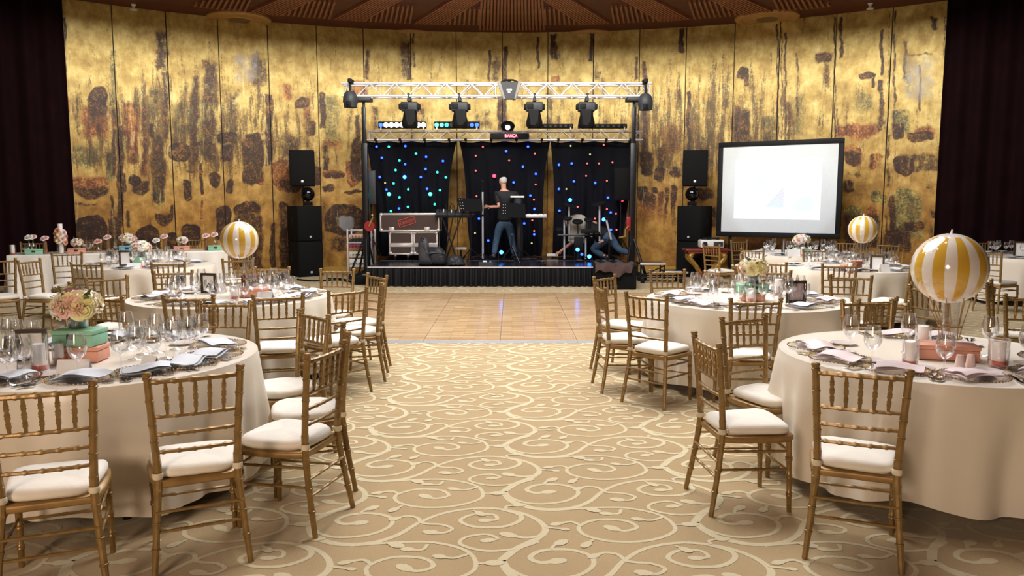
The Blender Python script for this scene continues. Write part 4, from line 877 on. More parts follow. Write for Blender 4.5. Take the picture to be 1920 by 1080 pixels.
for px, c_, kind, lab, v_ in ((57, 'white', 1, 'white rose in bottle vase on the leftmost mint box', .02), (64, 'blush', 1, 'blush rose in bottle vase on the leftmost mint box', .05), (87, 'blush', 0, 'blush rose in tall bronze vase beside the leftmost mint box', .0), (185, 'pink', 1, 'pink rose in a slim bottle right of the second box', .06), (203, 'blush', 0, 'blush rose in tall bronze vase left of the blue box', .06), (294, 'white', 1, 'white rose in a slim bottle right of the blue box', .06), (309, 'blush', 0, 'blush rose in tall bronze vase left of the fourth box', .06), (387, 'blush', 0, 'pink rose in tall bronze vase left of the rightmost box', .06), (403, 'blush', 1, 'pink rose in slim bottle on the rightmost mint box', .02)):
    onbox = px in (57, 64, 403); t_ = thing('bud_vase', lab, 'vase', onhead(hpx(px), v_, TZ + (.091 if onbox else 0)))
    hgt = .22 if kind == 0 else .15
    MB().lathe([(.001, .002), (.03, .002), (.034, .01), (.03, hgt), (.026, hgt), (.028, .01)] if kind == 0 else [(.001, .002), (.03, .002), (.042, .03), (.036, .06), (.012, .09), (.011, hgt), (.015, hgt + .004)], 16).obj('vase_body', M_brass if kind == 0 else M_glass, t_)
    MB().cyl((0, 0, .02), (0, 0, hgt + .04), .003, n=5).obj('stem', M_leaf, t_); o = put('rose', ROSE[c_], t_, (0, -.01, hgt + .06)); face(o, (0, -.5, .8)); o.scale = (1.35,) * 3
    put('leaf', leaf_me, t_, (.01, 0, hgt + .02))
candle_glass(onhead(hpx(26), 0), 'white candle in glass at the left end of the head table', .05, .17, .13)
t_ = thing('candle_wreath', 'tall white candle ringed by peach roses on the head table', 'flowers', onhead(hpx(116), .05))
MB().lathe([(.001, .004), (.07, .004), (.072, .4), (.069, .4), (.067, .01)], 20).obj('glass_cylinder', M_glass, t_); MB().lathe([(.001, .01), (.04, .01), (.04, .52), (.001, .518)], 18).obj('wax_candle', M_candle, t_)
for i in range(16):
    a = i * 2.4; o = put('rose', ROSE[('peach', 'blush', 'cream', 'peach')[i % 4]], t_, (.085 * math.cos(a), .085 * math.sin(a), .2 + .013 * i)); face(o, (math.cos(a), math.sin(a), .2)); o.scale = (1.1,) * 3
for px, gm in ((46, 2), (50, 2), (160, 0), (166, 2), (172, 0), (217, 2)): q_ = onhead(hpx(px), .08); tag(put('wine_glass', (G_wine, G_white, G_water)[gm], None, q_), 'clear stemmed glass standing on the long head table', 'glass', 'glasses on the head table')
# ================================================================ DANCE FLOOR AND STAGE
m, t, b = nodes('parquet_wood'); k = t.links.new
tc = N(t, 'ShaderNodeTexCoord'); oi = N(t, 'ShaderNodeObjectInfo')
ad = N(t, 'ShaderNodeVectorMath', operation='ADD'); k(tc.outputs['Object'], ad.inputs[0]); k(oi.outputs['Location'], ad.inputs[1])
br = N(t, 'ShaderNodeTexBrick', i={'Scale': 1.0, 'Mortar Size': .0015, 'Brick Width': .30, 'Row Height': .076, 'Color1': L(186, 152, 108), 'Color2': L(210, 180, 138), 'Mortar': L(150, 114, 74)}); k(ad.outputs[0], br.inputs[0])
wn = N(t, 'ShaderNodeTexNoise', i={'Scale': 2.5, 'Detail': 3}); k(ad.outputs[0], wn.inputs[0])
mx = N(t, 'ShaderNodeMix', data_type='RGBA', blend_type='MULTIPLY'); mx.inputs[0].default_value = .4; rr_ = ramp(t, [(.35, (.8, .76, .7)), (.65, (1, 1, 1))]); k(wn.outputs[0], rr_.inputs[0]); k(br.outputs[0], mx.inputs[6]); k(rr_.outputs[0], mx.inputs[7]); k(mx.outputs[2], b.inputs['Base Color'])
b.inputs['Roughness'].default_value = .16; b.inputs['Specular IOR Level'].default_value = .55
M_parq = m
yf, yb = ground(960, 641).y, ground(960, 551).y; PW = .914
df = thing('dance_floor', 'parquet dance floor of square panels with silver edge, before the stage', 'dance floor', (0, yf, 0))
x0 = -.14 - 4 * PW; nx, ny = 8, 5; pd = (yb - yf) / ny
pm = MB().rbox(0, 0, .012, PW - .004, pd - .004, .022, .002, 1).mesh('parquet_panel', M_parq, False)
for i in range(nx):
    for j in range(ny): put('parquet_panel', pm, df, (x0 + PW * (i + .5), pd * (j + .5), 0))
M_edge = mat('silver_edge', L(200, 200, 196), .3, .7, .05)
em = MB().add([(-PW / 2 + .002, -.09, .001), (PW / 2 - .002, -.09, .001), (PW / 2 - .002, 0, .024), (-PW / 2 + .002, 0, .024), (-PW / 2 + .002, 0, .001), (PW / 2 - .002, 0, .001)], [(0, 1, 2, 3), (3, 2, 5, 4), (0, 3, 4), (1, 5, 2)]).mesh('edge_trim', M_edge, False)
for i in range(nx):
    put('edge_trim', em, df, (x0 + PW * (i + .5), 0, 0)); put('edge_trim', em, df, (x0 + PW * (i + .5), yb - yf, 0), PI)

def part(root, mb, name, m_, parent=None, **kw):
    l = root.location; mb.v = [(x - l.x, y - l.y, z - l.z) for x, y, z in mb.v]; return mb.obj(name, m_, parent or root, **kw)
M_deck = mat('stage_deck_black', L(26, 26, 32), .25, 0, .2, 4); M_skirt = mat('stage_skirt_cloth', L(15, 15, 17), .7, 0, .2, 5, spec=.3); M_star = mat('star_cloth_black', L(9, 10, 17), .9, 0, .2, 4, spec=.15)
YS = ground(960, 537).y; SZ = .39; XL, XR = at(689, 500, YS).x, at(1190, 500, YS).x; YE = 18.35
st = thing('stage', 'low black stage with pleated black skirt in front of the gold wall', 'stage', ((XL + XR) / 2, YS, 0))
for i in range(3):
    for j in range(2):
        w_ = (XR - XL) / 3; d_ = (YE - YS) / 2; cx, cy = XL + w_ * (i + .5), YS + d_ * (j + .5)
        part(st, MB().rbox(cx, cy, SZ - .03, w_ - .02, d_ - .02, .06, .004, 1), 'deck_panel', M_deck, smooth=False)
        part(st, MB().box(cx - w_ / 2, cx + w_ / 2, cy - d_ / 2 - .004, cy - d_ / 2 + .008, SZ - .022, SZ + .002), 'deck_edge', M_alu, smooth=False)
        for sx in (-1, 1): part(st, MB().cyl((cx + sx * (w_ / 2 - .1), cy, 0), (cx + sx * (w_ / 2 - .1), cy, SZ - .06), .025), 'leg', M_alu)
rows = []
for u in np.linspace(0, 1, 7):
    row = []
    for i in range(420):
        f_ = i / 419; amp = .02 + .035 * u; row.append((XL - .02 + (XR - XL + .04) * f_, YS - .03 - amp * (math.sin(f_ * 250 + 2.2 * math.sin(f_ * 31)) + .5 * math.sin(f_ * 97 + 1)) - .03 * u, SZ - .03 - u * (SZ - .04)))
    rows.append(row)
part(st, MB().grid(rows), 'skirt', M_skirt, ang=80)
rows = [[(XL - .015 - .012 * math.sin(i * 1.1) * (1 + u), YS + (YE - YS) * i / 60, SZ - .03 - u * (SZ - .04)) for i in range(61)] for u in (0, .5, 1)]
part(st, MB().grid(rows), 'skirt', M_skirt, ang=80)

# ---- trusses
def truss(name, label, xa, xb, zt, hgt, dep, Y, r, seg):
    t_ = thing(name, label, 'truss', ((xa + xb) / 2, Y, zt))
    for z in (zt, zt - hgt):
        for y in (Y, Y + dep): part(t_, MB().cyl((xa, y, z), (xb, y, z), r, n=10), 'chord', M_alu)
    n_ = int((xb - xa) / seg); mb = MB(); mb2 = MB()
    for i in range(n_):
        p, q = xa + .06 + (xb - xa - .12) * i / n_, xa + .06 + (xb - xa - .12) * (i + 1) / n_; u, d = (zt, zt - hgt) if i % 2 else (zt - hgt, zt)
        for y in (Y, Y + dep): part(t_, MB().cyl((p, y, d), (q, y, u), r * .42, n=6), 'brace', M_alu)
        for z in (zt, zt - hgt): part(t_, MB().cyl((p, Y if i % 2 else Y + dep, z), (q, Y + dep if i % 2 else Y, z), r * .42, n=6), 'brace', M_alu)
    for x in (xa + .05, (xa + xb) / 2 - .02, xb - .05):
        for y in (Y, Y + dep): part(t_, MB().cyl((x, y, zt), (x, y, zt - hgt), r * .5, n=6), 'brace', M_alu)
    return t_
YT = 16.55
pa, pb = at(640, 156, YT), at(1222, 156, YT); zt_ = pa.z; ht_ = zt_ - at(640, 180, YT).z
truss('lighting_truss', 'long silver box truss across the top, carrying the moving heads', pa.x, pb.x, zt_, ht_, .29, YT, .026, .27)
YL = 17.75
qa, qb = at(688, 246, YL), at(1206, 246, YL); zl_ = qa.z; hl_ = zl_ - at(688, 262, YL).z
truss('backdrop_truss', 'thinner silver truss holding up the black star cloths', qa.x, qb.x, zl_, hl_, .2, YL, .018, .22)
M_red = mat('winch_red', L(150, 36, 40), .4, .2); M_brasskey = mat('winch_handle', L(190, 160, 100), .3, .6)
for px, lab, sg in ((684, 'black crank stand with red winch left of the stage', -1), (1187, 'black crank stand with red winch right of the stage', 1)):
    c = at(px, 300, YT + .14); t_ = thing('crank_stand', lab, 'stand', (c.x, c.y, 0))
    part(t_, MB().rbox(c.x, c.y, 1.55, .13, .13, 2.7, .01), 'lower_mast', M_black2); part(t_, MB().rbox(c.x, c.y, 3.2, .085, .085, .9, .008), 'upper_mast', M_black2)
    part(t_, MB().rbox(c.x, c.y, zt_ - ht_ - .06, .34, .34, .07, .01).cyl((c.x, c.y, zt_ - ht_ - .25), (c.x, c.y, zt_ - ht_ - .04), .03), 'truss_cradle', M_grey)
    for a in (.5, 2.1, 3.7, 5.3):
        part(t_, MB().tube([(c.x, c.y, 1.0), (c.x + .3 * math.cos(a) - sg * -.12 * 0 + sg * .1, c.y + .4 * math.sin(a), .05)], .022, 6), 'brace', M_black2); part(t_, MB().tube([(c.x, c.y, .2), (c.x + .3 * math.cos(a) + sg * .1, c.y + .42 * math.sin(a), .035)], .03, 6), 'leg', M_black2)
    w_ = at(px + sg * -9, 424, YT)
    wn_ = part(t_, MB().cyl((w_.x, w_.y - .05, w_.z), (w_.x, w_.y + .05, w_.z), .11, n=18) if sg < 0 else MB().rbox(w_.x, w_.y, w_.z + .05, .09, .1, .3, .01), 'winch', M_red)
    h_ = [(w_.x, w_.y - .07, w_.z), (w_.x + .09, w_.y - .08, w_.z + .2), (w_.x + .09, w_.y - .16, w_.z + .24)] if sg < 0 else [(w_.x, w_.y - .06, w_.z), (w_.x - .07, w_.y - .07, w_.z - .06), (w_.x - .08, w_.y - .07, w_.z - .22), (w_.x - .2, w_.y - .07, w_.z - .24)]
    part(t_, MB().tube(h_, .018, 6), 'crank_handle', M_brasskey)
# ---- lights on the upper truss
M_lens = mat('lens_glass', L(30, 34, 42), .08, 0, .05)
def moving_head(px, label, flip):
    c = at(px, 190, YT + .14); zb = at(px, 187, YT + .14).z; t_ = thing('moving_head_light', label, 'stage light', (c.x, c.y, zb))
    part(t_, MB().rbox(c.x, c.y, zb - .02, .07, .30, .05, .01).cyl((c.x, c.y - .14, zb), (c.x, c.y - .14, zb + .12), .03, n=10).cyl((c.x, c.y + .14, zb), (c.x, c.y + .14, zb + .12), .03, n=10), 'clamp', M_grey)
    part(t_, MB().rbox(c.x, c.y, zb - .15, .36, .28, .19, .03, 3), 'base_box', M_grey); part(t_, MB().rbox(c.x - .09, c.y - .145, zb - .15, .13, .02, .11, .006), 'display', M_black)
    for sx in (-1, 1): part(t_, MB().rbox(c.x + sx * .2, c.y, zb - .15, .05, .2, .11, .015), 'handle', M_black)
    for sy in (-1, 1):
        y = c.y + sy * .15
        part(t_, MB().prismy([(c.x - .11 + flip * .02, zb - .22), (c.x + .11 + flip * .02, zb - .22), (c.x + .1 + flip * .03, zb - .46), (c.x + .04 + flip * .03, zb - .54), (c.x - .05 + flip * .03, zb - .54), (c.x - .08 + flip * .02, zb - .41)], y - .03, y + .03), 'yoke_arm', M_black)
    part(t_, MB().lathe([(.001, .24), (.1, .24), (.12, .18), (.15, .04), (.175, -.06), (.17, -.14), (.13, -.185), (.001, -.19)], 22, (c.x, c.y, zb - .41)), 'lamp_head', M_black); part(t_, MB().lathe([(.001, -.192), (.10, -.195), (.11, -.185)], 18, (c.x, c.y, zb - .41)), 'lens', M_lens)
for px, lab, fl_ in ((768, 'black moving head light hanging first from left', 1), (862, 'black moving head light hanging second from left', 1), (1002, 'black moving head light hanging third from left', -1), (1100, 'black moving head light hanging last on the right', -1)): moving_head(px, lab, fl_)
for px, py, lab in ((657, 186, 'rounded black scanner light at the left end of the truss'), (1210, 191, 'rounded black scanner light at the right end of the truss')):
    c = at(px, py, YT - .18); t_ = thing('scanner_light', lab, 'stage light', c)
    part(t_, MB().lathe([(.001, .17), (.07, .165), (.12, .12), (.15, .02), (.155, -.06), (.14, -.1), (.135, -.17), (.001, -.17)], 24, c), 'housing', M_grey); part(t_, MB().rbox(c.x - .01, c.y - .13, c.z - .11, .11, .05, .12, .015), 'lens_hood', M_black); part(t_, MB().cyl((c.x - .01, c.y - .15, c.z - .1), (c.x - .01, c.y - .17, c.z - .1), .035, n=14), 'lens', M_lens)
    part(t_, MB().tube([(c.x, c.y, c.z + .16), (c.x, c.y + .02, zt_ - .02)], .022, 8).rbox(c.x, c.y + .1, zt_ + .02, .09, .3, .09, .02), 'hanger', M_black)
c = at(955, 168, YT - .2); k1 = F / 16.4
t_ = thing('fan_light', 'dark wedge shaped light effect at the middle of the truss', 'stage light', c)
def zx(px, py): p = at(px, py, YT - .2); return (p.x, p.z)
part(t_, MB().prismy([zx(939, 155), zx(971, 155), zx(964, 186), zx(948, 186)], YT - .3, YT - .1), 'front_plate', M_grey)
for q_ in ([zx(932, 154), zx(938, 153), zx(950, 187), zx(944, 186)], [zx(972, 153), zx(978, 154), zx(967, 186), zx(961, 187)]): part(t_, MB().prismy(q_, YT - .28, YT - .08), 'side_bar', mat('side_bar_grey', L(128, 126, 120), .5))
part(t_, MB().tube([at(938, 155, YT - .2), at(948, 150, YT - .2), at(962, 150, YT - .2), at(972, 155, YT - .2)], .02, 6).rbox(*at(955, 156, YT - .1), .07, .2, .14, .01), 'bracket', M_black)
part(t_, MB().prismy([zx(950, 168), zx(960, 168), zx(960, 171), zx(950, 171)], YT - .305, YT - .298), 'maker_plate', M_white); part(t_, MB().prismy([zx(952, 173), zx(957, 173), zx(957, 175), zx(952, 175)], YT - .305, YT - .298), 'maker_plate', M_white)
# ---- things on the lower truss
E = {'w': emit('led_white', (1, .95, 1), 9), 'b': emit('led_blue', (.015, .06, 1), 7), 'B': emit('led_blue_bright', (.03, .22, 1), 11), 'g': emit('led_green', (.03, .75, .6), 3.2), 'G': emit('led_green_bright', (.05, .9, .72), 7), 'r': emit('led_red', (1, .12, .12), 2.4), 'R': emit('led_red_bright', (1, .04, .08), 4.5), 'y': emit('led_yellow', (.8, .75, .3), 1.2), 'p': emit('led_pinkish', (.8, .55, 1), 8), 'd': mat('led_off', L(60, 60, 66), .3)}
for px0, px1, cols, lab in ((709, 799, 'bwwwwwpww', 'LED bar shining white, left on the lower truss'), (814, 899, 'GGgddddbb', 'LED bar half lit green and blue, second on the lower truss'), (989, 1075, 'ddddddddd', 'unlit dark LED bar, third on the lower truss'), (1084, 1176, 'ddddddddd', 'unlit dark LED bar, right end of the lower truss')):
    a, b_ = at(px0, 241, YL - .1), at(px1, 241, YL - .1); w_ = b_.x - a.x; t_ = thing('led_bar', lab, 'stage light', ((a.x + b_.x) / 2, a.y, zl_ + .02)); lit = 'd' not in cols[:1]
    h_ = .15 if lit else .10
    part(t_, MB().rbox((a.x + b_.x) / 2, a.y + .06, zl_ + .055 + h_ / 2, w_, .11, h_, .012), 'bar_housing', M_black)
    for x in (a.x + .06, b_.x - .06): part(t_, MB().box(x - .015, x + .015, a.y, a.y + .1, zl_ + .015, zl_ + .08), 'foot_bracket', M_alu, smooth=False)
    for i, c_ in enumerate(cols):
        x = a.x + w_ * (i + .5) / 9
        part(t_, MB().cyl((x, a.y + .006, zl_ + .055 + h_ / 2), (x, a.y - .012, zl_ + .055 + h_ / 2), .056 if c_ in 'wp' else .045 if lit else .03, n=14), 'led', E[c_])
c = at(952, 236, YL - .14); t_ = thing('spot_lamp', 'small dark spot lamp glowing white at the middle of the lower truss', 'stage light', (c.x, c.y, zl_ + .02))
part(t_, MB().ball((c.x, c.y + .06, c.z), .16, 18, 10, 1, .8, .72), 'lamp_shell', M_black); part(t_, MB().ball((c.x, c.y - .06, c.z - .04), .05, 14, 8), 'bulb', emit('lamp_bulb', (1, .96, .92), 30)); part(t_, MB().tube([(c.x - .15, c.y + .05, c.z), (c.x - .12, c.y + .05, zl_ + .02), (c.x + .12, c.y + .05, zl_ + .02), (c.x + .15, c.y + .05, c.z)], .012, 6), 'yoke', M_black)
a, b_ = at(919, 255, YL - .12), at(992, 255, YL - .12)
t_ = thing('led_sign', 'black LED sign with red letters hanging on the lower truss', 'sign', ((a.x + b_.x) / 2, a.y, a.z))
part(t_, MB().rbox((a.x + b_.x) / 2, a.y + .05, a.z, b_.x - a.x, .09, .125, .008), 'sign_box', M_black)
o = text('BIANCA', .10, emit('red_letters', (1, .12, .18), 9), t_, .002); o.location = (at(958, 255, YL - .12).x - t_.location.x, -.002, 0); o.rotation_euler = (PI / 2, 0, 0); o.scale = (.78, 1, 1)
# ---- star cloths with LEDs
LED = {0: '706,275,b 729,275,g 760,274,b 780,288,g 716,296,b 799,294,b 749,301,g 830.5,302,b 759.5,308,b 741.7,319,g 798,317,b 758.6,332,B 820,323,g 836,332.5,g 712,332,b 789,332,b 738,344,g 724.5,355.5,b 765.5,355,g 729.5,364,G 749,370,g 806.7,364,G 825,356.7,g 800.7,354,b 815,383,g 748,391,b 765,388,g 733,396,g 722,343,y',
       1: '905.4,275.4,r 949,283.5,b 892,292,r 954.6,301,r 892,320,r 926.7,330,R 893.5,368,r 990,275,b 1002.8,288,r 980.4,312.7,b 1004.7,326,b 963,342,b 1004.4,346,r 994.4,366.7,b 1001,374.4,r 1002,392,b 983,419,b 998,413,r 1001.5,433,r 1001.5,439.5,b 997,456,y 915.5,451,b 890.7,437,y 898,410,b',
       2: '1070,273.5,y 1132,271.5,r 1106.4,289.4,y 1048,309,b 1072,306.5,b 1101,306.5,r 1123,306.5,r 1148.4,304.6,r 1099,329.6,r 1138,339,r 1116,343,b 1076,340,b 1047.8,354.4,b 1062,354.4,y 1069,375,B 1140,370.7,b 1166,375,R 1083,388,r 1145,398.4,b 1138,392,r 1155,400.7,r 1132,411.5,B 1115.5,410,r 1145.5,431,b 1156,431,r 1049,395,b'}
YB = 18.0
led_me = {c_: MB().ball((0, 0, 0), .042 if c_ in 'BGR' else .027 if c_ in 'bg' else .02, 10, 7).mesh('led', E[c_]) for c_ in 'bBgGrRy'}
for ci, (x0, x1, xb0, xb1, lab) in enumerate(((690, 856, 704, 832, 'left black star cloth with blue and green lights'), (859, 1030, 884, 1014, 'middle black star cloth behind the standing man'), (1033, 1196, 1040, 1166, 'right black star cloth with blue and red lights behind the drums'))):
    q = random.Random(ci); ph = q.uniform(0, 6); za, zb = at(800, 264, YB).z, SZ + .02
    t_ = thing('star_cloth', lab, 'backdrop', (at((x0 + x1) / 2, 300, YB).x, YB, zb)); rows = []
    def fold(u, f_): return .075 * u * (math.sin(f_ * 26 + 3 * u + ph) + .6 * math.sin(f_ * 53 + ph * 2 - 4 * u)) + .02 * math.sin(f_ * 9 + u * 7)
    for i in range(22):
        u = i / 21; s_ = u**.75
        xa = at(x0 + (xb0 - x0) * s_, 300, YB).x + .03 * math.sin(u * 5 + ph); xb = at(x1 + (xb1 - x1) * s_, 300, YB).x + .03 * math.sin(u * 6 + ph * 3)
        rows.append([(xa + (xb - xa) * j / 90, YB + fold(u, j / 90), za + (zb - za) * u - (.04 * abs(math.sin(j / 90 * PI * 4)) if i == 0 else 0)) for j in range(91)])
    part(t_, MB().grid(rows), 'cloth_sheet', M_star, ang=85)
    for s_ in LED[ci].split():
        px, py, c_ = s_.split(','); p = at(float(px), float(py), YB - .09); put('led', led_me[c_], t_, (p.x - t_.location.x, p.y - t_.location.y, p.z - t_.location.z))
    for px in np.linspace(x0 + 14, x1 - 14, 4):
        p = at(px, 262, YL); part(t_, MB().lathe([(.026, -.02), (.03, 0), (.026, .02), (.022, 0), (.026, -.02)], 10, (0, 0, 0)), 'tie', M_black) if False else part(t_, MB().cyl((p.x - .03, p.y, p.z), (p.x + .03, p.y, p.z), .03, n=10).box(p.x - .012, p.x + .012, p.y, YB, za - .05, p.z), 'tie_strap', M_black)
# ---- loudspeakers
M_spk = mat('speaker_black', L(10, 10, 10), .8, 0, .15, 120, .3, 300, spec=.2); M_grille = mat('speaker_grille', L(11, 11, 11), .8, .0, .2, 400, .4, 400, spec=.2); M_ball = mat('gloss_black_ball', L(10, 10, 14), .06, 0, .05)
def cabinet(loc, rotz, label, w, d, h, handle=True):
    t_ = thing('loudspeaker', label, 'speaker', loc, rotz)
    MB().rbox(0, 0, h / 2, w, d, h, .018).obj('cabinet', M_spk, t_); MB().rbox(0, -d / 2 - .006, h / 2, w - .04, .012, h - .04, .005).obj('grille', M_grille, t_); MB().rbox(.0, -d / 2 - .014, .1, .05, .006, .045, .003).obj('badge', M_alu, t_)
    if handle:
        for sx in (-1, 1): MB().rbox(sx * w / 2, .05, h * .55, .012, .1, .18, .004).obj('handle', M_black, t_)
    return t_
for px, sg, side in ((574, 1, 'left'), (1300, -1, 'right')):
    Ys = 17.45 if sg > 0 else 17.35; c = at(px, 510, Ys); z1 = at(px, 386, Ys).z; hs = z1 / 2; rz = sg * .66
    cabinet((c.x, Ys, 0), rz, f'black subwoofer on the floor at the {side}, bottom of the stack', .58, .6, hs); cabinet((c.x, Ys, hs + .002), rz, f'black subwoofer on top of another at the {side}', .58, .6, hs - .004)
    bx, bz = at(577 if sg > 0 else 1298, 364, Ys - .1).x, at(577, 364, Ys - .1).z
    t_ = thing('mirror_ball', f'shiny black ball on a foot, on the {side} subwoofers', 'ball', (bx, Ys - .1, z1)); MB().ball((0, 0, bz - z1), .155, 28, 18).obj('sphere', M_ball, t_); MB().rbox(0, 0, .05, .17, .17, .09, .01).obj('foot', M_spk, t_); MB().cyl((0, 0, .09), (0, 0, bz - z1 - .14), .04).obj('neck', M_black2, t_)
    p0, p1 = at(564 if sg > 0 else 1306, 282, Ys), at(564, 349, Ys); t_ = cabinet((p0.x, Ys + .08, p1.z), rz * .35, f'black upright loudspeaker raised above the {side} ball', .54, .5, p0.z - p1.z)
    lp = part(t_, MB().cyl((p0.x, Ys + .12, z1), (p0.x, Ys + .12, p1.z + .02), .02), 'pole', M_black2)
    lp.matrix_world = Matrix.Translation(t_.location) if False else lp.matrix_world; lp.rotation_euler = (0, 0, -rz * .35)
for x0, x1, y0, y1, lab in ((684, 706, 320, 382, 'slim dark stage speaker on a pole, left side of the stage'), (1150, 1179, 315, 376, 'slim dark stage speaker on a pole, right side behind the drums')):
    Ym = 17.7; a, b_ = at(x0, y1, Ym), at(x1, y0, Ym); cx = (a.x + b_.x) / 2; t_ = thing('monitor_speaker', lab, 'speaker', (cx, Ym, SZ)); w_ = b_.x - a.x
    part(t_, MB().prism([(cx - w_ / 2, Ym - .15), (cx + w_ / 2, Ym - .15), (cx + w_ * .32, Ym + .15), (cx - w_ * .32, Ym + .15)], a.z, b_.z), 'cabinet', M_grey if x0 < 900 else M_spk); part(t_, MB().rbox(cx, Ym - .155, (a.z + b_.z) / 2, w_ - .03, .012, b_.z - a.z - .04, .004), 'grille', M_grille if x0 > 900 else M_grey)
    part(t_, MB().cyl((cx, Ym, SZ), (cx, Ym, a.z + .01), .018), 'pole', M_black2)
    for a_ in (1.2, 3.4, 5.5): part(t_, MB().tube([(cx, Ym, SZ + .5), (cx + .35 * math.cos(a_), Ym + .25 * math.sin(a_), SZ + .012)], .012, 6), 'leg', M_black2)
# ---- projection screen
P_ = {k_: v for k_, v in zip(('tl', 'bl'), (at(1348, 266, 17.2), at(1345, 442, 17.2)))}; q_ = {k_: v for k_, v in zip(('tr', 'br'), (at(1584, 260, 15.85), at(1579, 449, 15.85)))}
sa, sb = Vector((P_['tl'].x, 17.2, 0)), Vector((q_['tr'].x, 15.85, 0)); sw = (sb - sa).length; srot = math.atan2(sb.y - sa.y, sb.x - sa.x)
zt0, zb0 = (P_['tl'].z + q_['tr'].z) / 2, (P_['bl'].z + q_['br'].z) / 2; sh = zt0 - zb0
scn = thing('projection_screen', 'big framed projection screen showing a pale picture, at the right', 'screen', ((sa.x + sb.x) / 2, (sa.y + sb.y) / 2, 0), srot)
bw = .105; mid = (zt0 + zb0) / 2
for (cx, cz, w_, h_) in ((0, zt0 - bw / 2, sw, bw), (0, zb0 + bw / 2, sw, bw), (-sw / 2 + bw / 2, mid, bw, sh - 2 * bw), (sw / 2 - bw / 2, mid, bw, sh - 2 * bw)): MB().rbox(cx, 0, cz, w_, .05, h_, .008).obj('frame_bar', M_black, scn)
MB().box(-sw / 2 + bw, sw / 2 - bw, -.006, .01, zb0 + bw, zt0 - bw).obj('screen_fabric', mat('screen_fabric', L(206, 212, 216), .8, 0, .02), scn, False)
iw, ih = sw - 2 * bw, sh - 2 * bw
def sxy(u, v): return (-iw / 2 + iw * u, zb0 + bw + ih * v)
nu_, nv_ = 90, 64; U_, V_ = np.meshgrid(np.linspace(0, 1, nu_), np.linspace(0, 1, nv_)); rows = []
for j in range(nv_):
    row = []
    for i in range(nu_):
        u, v = U_[j, i], V_[j, i]; x, z = sxy(.115 + u * .757, (.16 + (.835 - .16) * v) + u * ((.15 - .16) + (.85 - .15 - .835 + .16) * v)); row.append((x, -.009, z))
    rows.append(row)
me = MB().grid(rows).mesh('projected_picture', None, False)
def tri(P, w=.03):       # soft-edged convex patch
    d = np.full(U_.shape, 9.)
    for i in range(len(P)):
        (x0, y0), (x1, y1) = P[i], P[(i + 1) % len(P)]; l_ = math.hypot(x1 - x0, y1 - y0); d = np.minimum(d, ((U_ - x0) * (y1 - y0) - (V_ - y0) * (x1 - x0)) / l_)
    return np.clip(.5 + d / w, 0, 1)
strokes = .72 + .28 * np.sin(U_ * 46 + V_ * 95) * np.sin(U_ * 120 - V_ * 31)
pic = np.ones((*U_.shape, 3)) * (.975, 1, 1)
for P, col_, w, st_ in (([(.37, .21), (.575, .55), (.60, .45), (.59, .19)], (.70, .70, .93), .03, 1), ([(.39, .20), (.52, .36), (.58, .19)], (.72, .88, .98), .06, 0), ([(.70, .16), (.74, .30), (.84, .40), (.94, .30), (.92, .15), (.80, .12)], (.74, .76, .95), .07, 1), ([(.66, .15), (.68, .41), (.94, .40), (.92, .16)], (.80, .95, .99), .12, 0), ([(.24, .60), (.24, .74), (.30, .73), (.43, .56), (.40, .52)], (.76, .94, .97), .06, 0), ([(.66, .44), (.66, .62), (.71, .62), (.74, .44)], (.88, .98, 1), .1, 0)):
    m_ = tri(P, w)[..., None] * (strokes[..., None] if st_ else .8); pic = pic * (1 - m_) + np.array(col_) * m_
ca = me.color_attributes.new('pic', 'FLOAT_COLOR', 'POINT'); ca.data.foreach_set('color', np.concatenate([pic, np.ones((*U_.shape, 1))], -1).ravel().astype('f'))
m, t, b = nodes('projected_picture'); an_ = N(t, 'ShaderNodeAttribute', attribute_name='pic'); t.links.new(an_.outputs['Color'], b.inputs['Emission Color']); b.inputs['Emission Strength'].default_value = .95; b.inputs['Base Color'].default_value = (.1, .1, .1, 1)
me.materials.append(m); put('projected_picture', me, scn)
for sx in (-1, 1): MB().rbox(sx * sw * .38, .05, zb0 / 2 + .05, .05, .04, zb0 + .1, .006).rbox(sx * sw * .38, .0, .02, .06, .7, .04, .006).obj('leg', M_black2, scn)
# ---- console table with projector
c = at(1324, 466, 16.6); zt1 = c.z; t_ = thing('console_table', 'ornate red topped console table with gilt legs beside the subwoofers', 'table', (c.x, 16.6, 0)); M_redtop = mat('red_lacquer', L(120, 50, 34), .3, 0, .2, 6); M_gilt = mat('gilt_carving', L(180, 140, 70), .35, .5, .25, 30, .3, 80)
MB().rbox(0, 0, zt1 - .02, .96, .42, .04, .012).rbox(0, 0, zt1 - .065, .86, .36, .06, .01).obj('table_top', M_redtop, t_)
for sx in (-.3, .3):
    for sy in (-.12, .12): MB().tube(smoothpath([(sx, sy, zt1 - .08), (sx * 1.25, sy * 1.2, zt1 - .18), (sx * .7, sy, zt1 - .38), (sx * .35, sy * .6, .12)], 6), [.05 - .0012 * i for i in range(19)], 8).ball((sx * 1.2, sy * 1.15, zt1 - .15), .06, 10, 7).obj('scroll_leg', M_gilt, t_)
for a in (.7, 2.4, 3.9, 5.5): MB().tube(smoothpath([(0, 0, .16), (.15 * math.cos(a), .12 * math.sin(a), .12), (.33 * math.cos(a), .2 * math.sin(a), .03)], 5), .035, 7).obj('foot', M_redtop, t_)
MB().lathe([(.001, .2), (.05, .2), (.09, .14), (.09, .1), (.001, .08)], 14).obj('hub', M_redtop, t_)
t_ = thing('projector', 'white projector with black cables on the console table', 'projector', (c.x + .1, 16.6, zt1))
